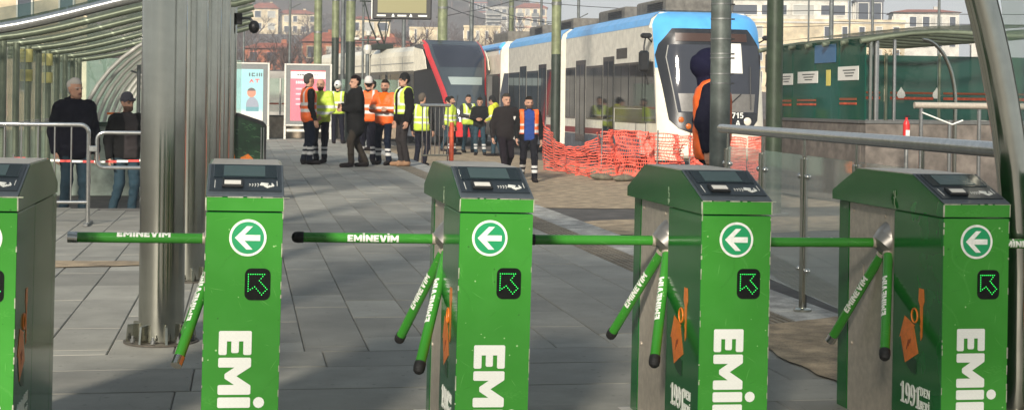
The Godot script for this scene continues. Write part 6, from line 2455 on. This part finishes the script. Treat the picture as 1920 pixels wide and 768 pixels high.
func masts() -> void:
	# catenary masts with a dark foot, beside and behind the trams
	var g := "green overhead line masts"
	var e := [
		[7.51, -37.27, 0.118, 2.8, "pole_dark", "pole_light", "green mast in front of the blue roofed tram's side", -0.35],
		[2.46, -54.37, 0.14, 3.0, "pole_dark", "pole_light", "light green mast rising behind the pink poster", -0.62],
		[2.87, -50.9, 0.12, 3.3, "pole_dark", "pole_light", "green mast with yellowed middle beside the pink poster", 0.0],
		[3.05, -46.15, 0.143, 3.0, "pole_dark", "pole_light", "thick grey green mast beside the white cameras", 0.0],
		[7.5, -59.59, 0.19, 4.0, "pole_light", "pole_light", "pale mast with white collar behind the red framed tram", -0.35],
		[12.66, -73.92, 0.12, 5.0, "pole_light", "pole_light", "slim pale mast before the apartment houses", -0.62],
		[10.04, -69.3, 0.1, 5.0, "pole_grey", "pole_grey", "slim grey mast above the dark windscreen", -0.62],
		[26.11, -66.53, 0.1, 5.0, "pole_grey", "pole_grey", "grey mast before the cream building", -0.62],
		[7.08, -20.09, 0.112, 8.0, "pole_green", "pole_green", "plain dark green mast before the tram front, wholly one colour", -0.3]]
	for m in e:
		var h := 12.0
		var base: float = m[7]
		var gy := base
		if m[0] > 3.56 and m[1] > -110.0:
			gy = -0.35 if m[1] < -26.0 else lerpf(-0.005, -0.35, clampf((-10.0 - m[1]) / 16.0, 0, 1))
		var t := pole(Vector3(m[0], gy, m[1]), m[2], h, m[3], m[4], m[5], m[6], "line_mast", g)
		tubeo("collar", [Vector3(0, m[3] + 1.2, 0), Vector3(0, m[3] + 1.28, 0)], m[2] * 1.08, M("galvanised"), t, 16)
	pole(Vector3(3.2, 0, -52.2), 0.072, 11.0, 2.4, "pole_grey", "pole_grey", "thin grey pole between the green masts", "lamp_pole")
	var thin := [[16.91, -88.41, 0.075, "thin grey lamp pole beside the apartment houses"], [16.93, -78.26, 0.08, "slim pole with bulb above the blue tram roof"], [1.93, -70.7, 0.06, "thin pole in front of the hillside villa"], [-0.12, -71.05, 0.05, "thin pale pole beside the dome camera"], [21.51, -57.18, 0.035, "very thin dark pole before the cream building"], [23.08, -56.91, 0.035, "very thin dark pole between grey mast and stair tower"], [21.96, -52.03, 0.05, "brown pole with bracket before the dark stair tower"], [26.5, -56.32, 0.055, "dark pole before the distant white house"], [7.52, -74.81, 0.1, "grey pole below the hanging information screen"], [4.6, -62.0, 0.05, "thin brown pole between green masts and the hanging screen"]]
	for p in thin:
		var gy2 := -0.35 if p[0] > 3.56 else -0.62
		var tp := pole(Vector3(p[0], gy2, p[1]), p[2], 11.0 if p[0] > 5 else 9.0, 1.2, "pole_grey", "pole_grey", p[3], "lamp_pole")
		tubeo("bracket", [Vector3(0, 6.0, 0), Vector3(0.5, 6.25, 0)], 0.03, M("pole_grey"), tp, 6)
	# steel pole in front of the man in the hood
	var h2 := pole(Vector3(4.44, -0.1, -14.12), 0.096, 6.5, 6.5, "pole_front", "pole_front", "grey green steel pole with clamp bands hiding the hooded man", "steel_pole")
	for y in [1.55, 1.64, 1.79, 1.83, 1.97, 2.16, 2.3]:
		tubeo("band", [Vector3(0, y, 0), Vector3(0, y + 0.012, 0)], 0.1, M("galvanised"), h2, 20)
		boxo("band_screw", Vector3(0.105, y + 0.006, 0.01), Vector3(0.05, 0.014, 0.02), M("black_plastic"), h2)
	# camera post
	var c := thing("camera_post", "grey post carrying two white security cameras", "camera post", Vector3(3.35, 0, -43.4))
	tubeo("shaft", [Vector3(0, 0, 0), Vector3(0, 2.62, 0)], 0.055, M("pole_grey"), c, 12)
	var st := S()
	lathe(st, [Vector2(0.0, -0.12), Vector2(0.09, -0.1), Vector2(0.12, 0.02), Vector2(0.1, 0.14), Vector2(0.0, 0.18)], 14, Transform3D(Basis(), Vector3(0, 2.66, 0)))
	obj("camera_housing", st, M("frame_white"), c)
	tubeo("neck", [Vector3(0, 2.8, 0), Vector3(0.02, 3.05, 0)], 0.03, M("pole_dark"), c, 8)
	tubeo("cross_arm", [Vector3(-0.35, 2.95, 0), Vector3(0.35, 2.95, 0)], 0.025, M("pole_grey"), c, 8)
	st = S()
	lathe(st, [Vector2(0.0, -0.1), Vector2(0.07, -0.06), Vector2(0.08, 0.04), Vector2(0.0, 0.12)], 12, Transform3D(Basis(), Vector3(0.02, 3.14, 0)))
	obj("camera_housing", st, M("frame_white"), c)
	for s in [-0.3, 0.3]:
		boxo("small_lamp", Vector3(s, 2.98, 0.03), Vector3(0.14, 0.08, 0.1), M("frame_white"), c, 0.02)
	# overhead wires between masts
	var wires := [
		[Vector3(7.5, 5.45, -59.5), Vector3(16.9, 5.2, -78.0)], [Vector3(7.5, 5.0, -59.5), Vector3(12.66, 5.3, -73.8)], [Vector3(12.66, 6.2, -73.9), Vector3(26.1, 5.6, -66.5)],
		[Vector3(12.66, 5.3, -73.9), Vector3(26.1, 4.9, -66.5)], [Vector3(26.1, 5.5, -66.5), Vector3(48.0, 6.1, -62.0)], [Vector3(26.1, 5.1, -66.5), Vector3(48.0, 5.5, -62.0)], [Vector3(26.1, 6.3, -66.5), Vector3(48.0, 6.9, -62.0)], [Vector3(2.9, 5.1, -50.9), Vector3(12.66, 6.6, -73.9)], [Vector3(10.6, 5.2, -36.0), Vector3(9.0, 5.3, -74.0)]]
	for w in wires:
		var t2 := thing("overhead_wire", "thin dark overhead line wire strung between masts above the trams", "wire", Vector3.ZERO, 0.0, "overhead line wires")
		var pts := []
		for i in 9:
			var f := i / 8.0
			pts.append((w[0] as Vector3).lerp(w[1], f) + Vector3(0, -0.25 * sin(PI * f), 0))
		tubeo("strand", pts, 0.016, M("black_plastic"), t2, 5)

func extra_materials() -> void:
	mat("canopy_glass", rgb(120, 140, 128), 0.2, 0.0, "", 1, false, {"alpha": 0.33})
	mat("hub_metal", rgb(168, 164, 158), 0.35, 0.8, "soft", 5.0, false)
	mat("base_grime", rgb(96, 90, 80), 0.7, 0.3, "dirty", 5.0, false)
	mat("glass_faint", rgb(170, 200, 180), 0.1, 0.0, "", 1, false, {"alpha": 0.14})
	mat("dark_green_vinyl", rgb(28, 70, 40), 0.35, 0.0, "dirty", 3.0, false, {"coat": 0.3})
	mat("scribble", rgb(88, 132, 88), 0.5)
	mat("rib_green", rgb(136, 146, 124), 0.4, 0.45, "soft", 2.0, false)
	mat("glass_teal", rgb(44, 96, 84), 0.08, 0.0, "", 1, false, {"alpha": 0.8, "spec": 0.25})
	mat("glass_thin", rgb(220, 225, 225), 0.04, 0.0, "", 1, false, {"alpha": 0.06})
	mat("post_orange_dark", rgb(176, 70, 40), 0.5)
	mat("sack", rgb(120, 114, 96), 0.95, 0.0, "dirty", 4.0, false)
	mat("dest_brown", rgb(62, 44, 36), 0.3)
	mat("dash_grey", rgb(112, 110, 106), 0.3, 0.0, "soft", 2.0, false)
	mat("seal_grey", rgb(150, 150, 144), 0.5)
	mat("skirt_grey", rgb(104, 108, 116), 0.6, 0.0, "dirty", 1.0, false)
	mat("roof_unit_grey", rgb(120, 116, 108), 0.7, 0.0, "dirty", 1.0, false)
	mat("glass_cab_dark", rgb(58, 66, 72), 0.07, 0.0, "", 1, false, {"spec": 0.6})
	mat("mask_blue", rgb(44, 48, 58), 0.15)
	mat("blind_grey", rgb(136, 148, 146), 0.4)
	mat("pole_front", rgb(96, 104, 98), 0.5, 0.1, "dirty", 1.4, true)
	mat("shrub_brown", rgb(112, 92, 50), 0.95)

func people() -> void:
	var black := Color(0.014, 0.013, 0.013)
	var navy := Color(0.010, 0.013, 0.024)
	var orange := Color(0.86, 0.135, 0.012)
	var lime := Color(0.52, 0.68, 0.06)
	var tan := Color(0.34, 0.20, 0.12)
	var jeans := Color(0.03, 0.055, 0.075)
	var grey_hair := Color(0.42, 0.40, 0.37)
	var brown := Color(0.045, 0.036, 0.030)
	# the group on the platform
	person("person in orange vest with black sleeves standing sideways before the pink poster", Vector3(1.208, 0, -30.27), 105, 1.78, {"jacket": black, "vest": orange, "vest_hem": 0.82, "bands": true, "pose": "hang", "head": {"hair": Color(0.07, 0.065, 0.06)}, "trousers": navy, "nod": 6.0})
	person("person in lime yellow jacket with shaved head facing the orange vested one", Vector3(1.48, 0, -30.95), -30, 1.70, {"jacket": lime, "vest": lime, "vest_sleeves": true, "bands": true, "pose": "onehand", "head": {"bald": true, "beard": true}, "straps": false, "hem": 0.84})
	person("person in white helmet and lime vest turned away near the poster", Vector3(2.63, 0, -44.9), 165, 1.8, {"jacket": black, "vest": lime, "pose": "hang", "head": {"hat": "helmet", "hatc": Color(0.7, 0.69, 0.66)}})
	person("person in orange vest and pale cap behind the long black jacket", Vector3(2.42, 0, -31.0), 170, 1.74, {"jacket": black, "vest": orange, "bands": true, "pose": "hang", "head": {"hat": "cap", "hatc": Color(0.6, 0.58, 0.55)}})
	person("person in long black hooded jacket and dark brown trousers, hands before the chest", Vector3(2.04, 0, -29.17), -78, 1.74, {"jacket": black, "trousers": brown, "hem": 0.66, "bulk": 0.06, "pose": "stride", "hoodback": true, "head": {"hair": Color(0.012, 0.011, 0.01), "beard": false}})
	person("bearded person in full orange jacket with folded arms", Vector3(2.68, 0, -30.2), -35, 1.68, {"jacket": orange, "vest": orange, "vest_sleeves": true, "straps": false, "bands": true, "pose": "crossed", "trousers": navy, "head": {"beard": true}})
	person("person in black beanie with lime and white vest and tan shoes", Vector3(3.0, 0, -29.7), -72, 1.80, {"jacket": black, "vest": lime, "vest_open": 0.06, "vest_hem": 1.0, "trousers": Color(0.032, 0.03, 0.03), "shoes": tan, "pose": "hang", "bulk": 0.045, "head": {"hat": "beanie"}, "tape": Color(0.72, 0.73, 0.7)})
	person("person in lime vest seen between the orange jacketed ones", Vector3(3.1, 0, -38.6), -60, 1.78, {"jacket": black, "vest": lime, "pose": "hang", "head": {}})
	person("person in lime vest behind the short bar railing turned away", Vector3(4.3, -0.35, -38.0), 150, 1.82, {"jacket": black, "vest": lime, "pose": "hang", "head": {"hair": Color(0.12, 0.1, 0.08)}})
	person("bearded person in lime jacket beside the orange marker post", Vector3(6.15, -0.35, -46.3), 75, 1.78, {"jacket": lime, "vest": lime, "vest_sleeves": true, "straps": false, "pose": "hang", "head": {"beard": true}, "bands": true})
	person("person in lime vest and jeans behind the others near the tram nose", Vector3(6.95, -0.35, -48.4), 15, 1.84, {"jacket": Color(0.05, 0.05, 0.05), "vest": lime, "pose": "phone", "trousers": jeans, "head": {}})
	person("person in black jumper looking down among lime jackets", Vector3(6.95, -0.35, -46.0), -12, 1.76, {"jacket": black, "pose": "phone", "trousers": jeans, "bands": true, "head": {}, "nod": 12.0})
	person("person in bright yellow jacket with white band bending over and turned away", Vector3(7.35, -0.35, -45.2), -125, 1.82, {"jacket": Color(0.62, 0.66, 0.03), "vest": Color(0.62, 0.66, 0.03), "vest_sleeves": true, "straps": false, "pose": "phone", "trousers": jeans, "bend": 0.2, "head": {"hat": "beanie"}, "hoodback": true})
	person("person in lime vest standing farthest back before the red framed tram", Vector3(6.45, -0.35, -49.6), 40, 1.76, {"jacket": Color(0.04, 0.04, 0.045), "vest": lime, "pose": "hang", "trousers": jeans, "head": {"hat": "beanie"}})
	var w1 := person("person in black zipped jacket with arm badge walking towards the turnstiles", Vector3(5.28, -0.35, -31.3), 8, 1.80, {"jacket": Color(0.024, 0.020, 0.020), "pose": "walk_right", "trousers": Color(0.016, 0.015, 0.017), "bulk": 0.03, "head": {"hair": Color(0.05, 0.04, 0.035)}, "hem": 0.86, "hand": "grip"})
	var k := 1.0
	var st := S()
	prism(st, PackedVector2Array([Vector2(-0.035, 0.04), Vector2(0.035, 0.04), Vector2(0.035, -0.01), Vector2(0.0, -0.05), Vector2(-0.035, -0.01)]), 0.0, 0.006, Transform3D(Basis(Vector3.UP, 0.25), Vector3(0.13, 1.28, 0.178)))
	obj("badge", st, M("paper"), w1)
	person("bearded person in blue shirt with orange edged black waistcoat striding beside the black jacket", Vector3(5.66, -0.35, -30.8), -4, 1.74, {"jacket": black, "inner": Color(0.03, 0.065, 0.24), "inner_w": 0.105, "vest": orange, "vest_open": 0.11, "straps": false, "tape": Color(0.6, 0.6, 0.58), "vest_hem": 1.0, "pose": "walk_left", "trousers": Color(0.014, 0.013, 0.016), "bands": true, "head": {"beard": true}})
	var tr := thing("tape_roll", "roll of white barrier tape carried by the person in black jacket", "tape roll", Vector3(5.52, 0.74, -31.02), deg_to_rad(20))
	st = S()
	lathe(st, [Vector2(0.045, -0.04), Vector2(0.09, -0.04), Vector2(0.09, 0.04), Vector2(0.045, 0.04), Vector2(0.045, -0.04)], 18, Transform3D(Basis(Vector3(1, 0, 0), PI / 2), Vector3.ZERO))
	obj("roll", st, M("paper"), tr)
	boxo("loose_end", Vector3(-0.08, -0.13, 0.0), Vector3(0.07, 0.24, 0.004), M("paper"), tr, 0.0, Basis(Vector3(0, 0, 1), -0.35))
	# man in the hood behind the pole
	person("person in dark hooded coat and orange vest standing behind the grey pole", Vector3(4.55, -0.1, -14.72), 74, 1.87, {"jacket": Color(0.012, 0.014, 0.024), "vest": orange, "vest_open": 0.02, "bulk": 0.06, "vest_hem": 0.78, "pose": "behind", "cell": 0.018, "straps": false, "tape": Color(0.8, 0.14, 0.02), "head": {"hat": "hood", "hatc": Color(0.012, 0.015, 0.032)}, "hem": 0.8})
	# two men by the barrier
	person("person with white hair in dark navy padded jacket and jeans", Vector3(-2.10, -0.30, -19.9), 32, 1.80, {"jacket": Color(0.008, 0.010, 0.016), "bulk": 0.05, "hem": 0.8, "hoodback": true, "trousers": jeans, "pose": "hang", "cell": 0.018, "head": {"hair": grey_hair}, "look": 12.0})
	person("person in grey flat cap, black jacket and grey shirt with moustache beside the column", Vector3(-1.50, -0.30, -20.3), 30, 1.62, {"jacket": black, "inner": Color(0.055, 0.05, 0.05), "inner_w": 0.1, "bulk": 0.03, "trousers": jeans, "pose": "onehand", "cell": 0.018, "head": {"hat": "cap", "hatc": Color(0.07, 0.07, 0.085), "beard": true}})

func _ready() -> void:
	rng.seed = 2024
	cloth_noise.seed = 6
	cloth_noise.frequency = 7.0
	cloth_noise.fractal_octaves = 3
	# camera: standing height, looking along the platform and a little to the right, lens shifted down
	var cam := Camera3D.new()
	cam.name = "camera"
	add_child(cam)
	cam.position = Vector3(0, 1.25, 0)
	cam.rotation = Vector3(0, deg_to_rad(-9.78), deg_to_rad(0.7))
	cam.set_frustum(0.1 * 768.0 / 2900.0, Vector2(0, -0.1 * 192.0 / 2900.0), 0.1, 2000.0)
	cam.current = true
	# hazy winter daylight
	var env := Environment.new()
	env.background_mode = Environment.BG_SKY
	var sky := Sky.new()
	var sm := ProceduralSkyMaterial.new()
	sm.sky_top_color = rgb(124, 136, 148)
	sm.sky_horizon_color = rgb(156, 158, 156)
	sm.sky_curve = 0.12
	sm.ground_bottom_color = rgb(120, 116, 110)
	sm.ground_horizon_color = rgb(168, 167, 163)
	sky.sky_material = sm
	env.sky = sky
	env.background_energy_multiplier = 1.0
	env.tonemap_mode = Environment.TONE_MAPPER_LINEAR
	env.tonemap_exposure = 1.95
	env.fog_enabled = true
	env.fog_density = 0.0012
	env.fog_light_color = rgb(156, 160, 164)
	env.sdfgi_enabled = true
	env.ssao_enabled = true
	env.ssil_enabled = true
	var we := WorldEnvironment.new()
	we.name = "environment"
	we.environment = env
	add_child(we)
	# low sun behind the camera, a little to the left
	var sun := DirectionalLight3D.new()
	sun.name = "sun"
	sun.light_energy = 1.38
	sun.light_color = rgb(255, 245, 230)
	sun.light_angular_distance = 6.0
	sun.shadow_enabled = true
	add_child(sun)
	sun.rotation = Vector3(deg_to_rad(-23), deg_to_rad(-22), 0)
	make_materials()
	extra_materials()
	make_letters()
	# large structure
	open_slots = {1: [0], 6: [0, 1]}  # canopy panes left out to let bands of sun through
	ground()
	terrain()
	tracks()
	canopy()
	var cols := [[-0.415, -8.14, "thick brushed steel column nearest the turnstiles"], [-0.376, -10.87, "second brushed steel column of the row from the turnstiles"], [-0.34, -14.37, "third brushed steel column of the row from the turnstiles"], [-0.295, -18.0, "fourth brushed steel column of the row from the turnstiles"], [-0.243, -21.55, "last brushed steel column carrying the dome camera"]]
	for c in cols:
		steel_column(Vector3(c[0], 0, c[1]), 3.34 if c[1] > -13.0 else 3.36, c[2])
	left_shelter()
	right_shelter()
	town()
	# trams and line
	blue_tram()
	red_tram()
	masts()
	# furniture
	turnstile(Vector3(-0.85, 0, -5.14), "green turnstile by the crowd barrier, with its plain flank turned towards the columns", {"sign_x": 0.02, "right_print": true, "lean": -0.6})
	turnstile(Vector3(-0.011, 0, -5.14), "bright green turnstile in front of the steel columns, its raised arm with bare steel end", {"sign_x": 0.012, "text_y": 0.492, "text_x": -0.02, "arm": 0.535, "caps": [1, 1, 0], "text_roll": [55, 0, 0], "lean": -0.8})
	turnstile(Vector3(0.825, -0.004, -5.14), "green turnstile whose lettering sits lower and whose raised arm has black cap", {"sign_x": -0.022, "text_y": 0.437, "text_x": -0.012, "arm": 0.56, "lean": -0.9})
	turnstile(Vector3(1.672, -0.012, -5.14), "green turnstile between the low lettered one and the one by the curved tube", {"sign_x": 0.0, "text_y": 0.488, "text_x": -0.02, "text_roll": [200, 0, 0], "flip": [false, true, true], "lean": -0.6})
	turnstile(Vector3(2.568, -0.022, -5.14), "deep green turnstile before the curved steel tube, with key print and torn lid", {"sign_x": 0.0, "text_y": 0.488, "text_x": -0.016, "text_roll": [150, 10, 0], "flip": [false, true, true], "lean": -0.2, "torn": true, "caps": [0, 0, 1], "spin": -6})
	turnstile(Vector3(3.40, -0.028, -5.14), "turnstile past the curved tube of which only the raised arm shows", {"sign_x": 0.0, "lean": 0.0})
	railing()
	arch_tube()
	crowd_barriers()
	green_cabinet()
	dome_camera()
	info_screen()
	platform_end()
	netting()
	people()
	woods()
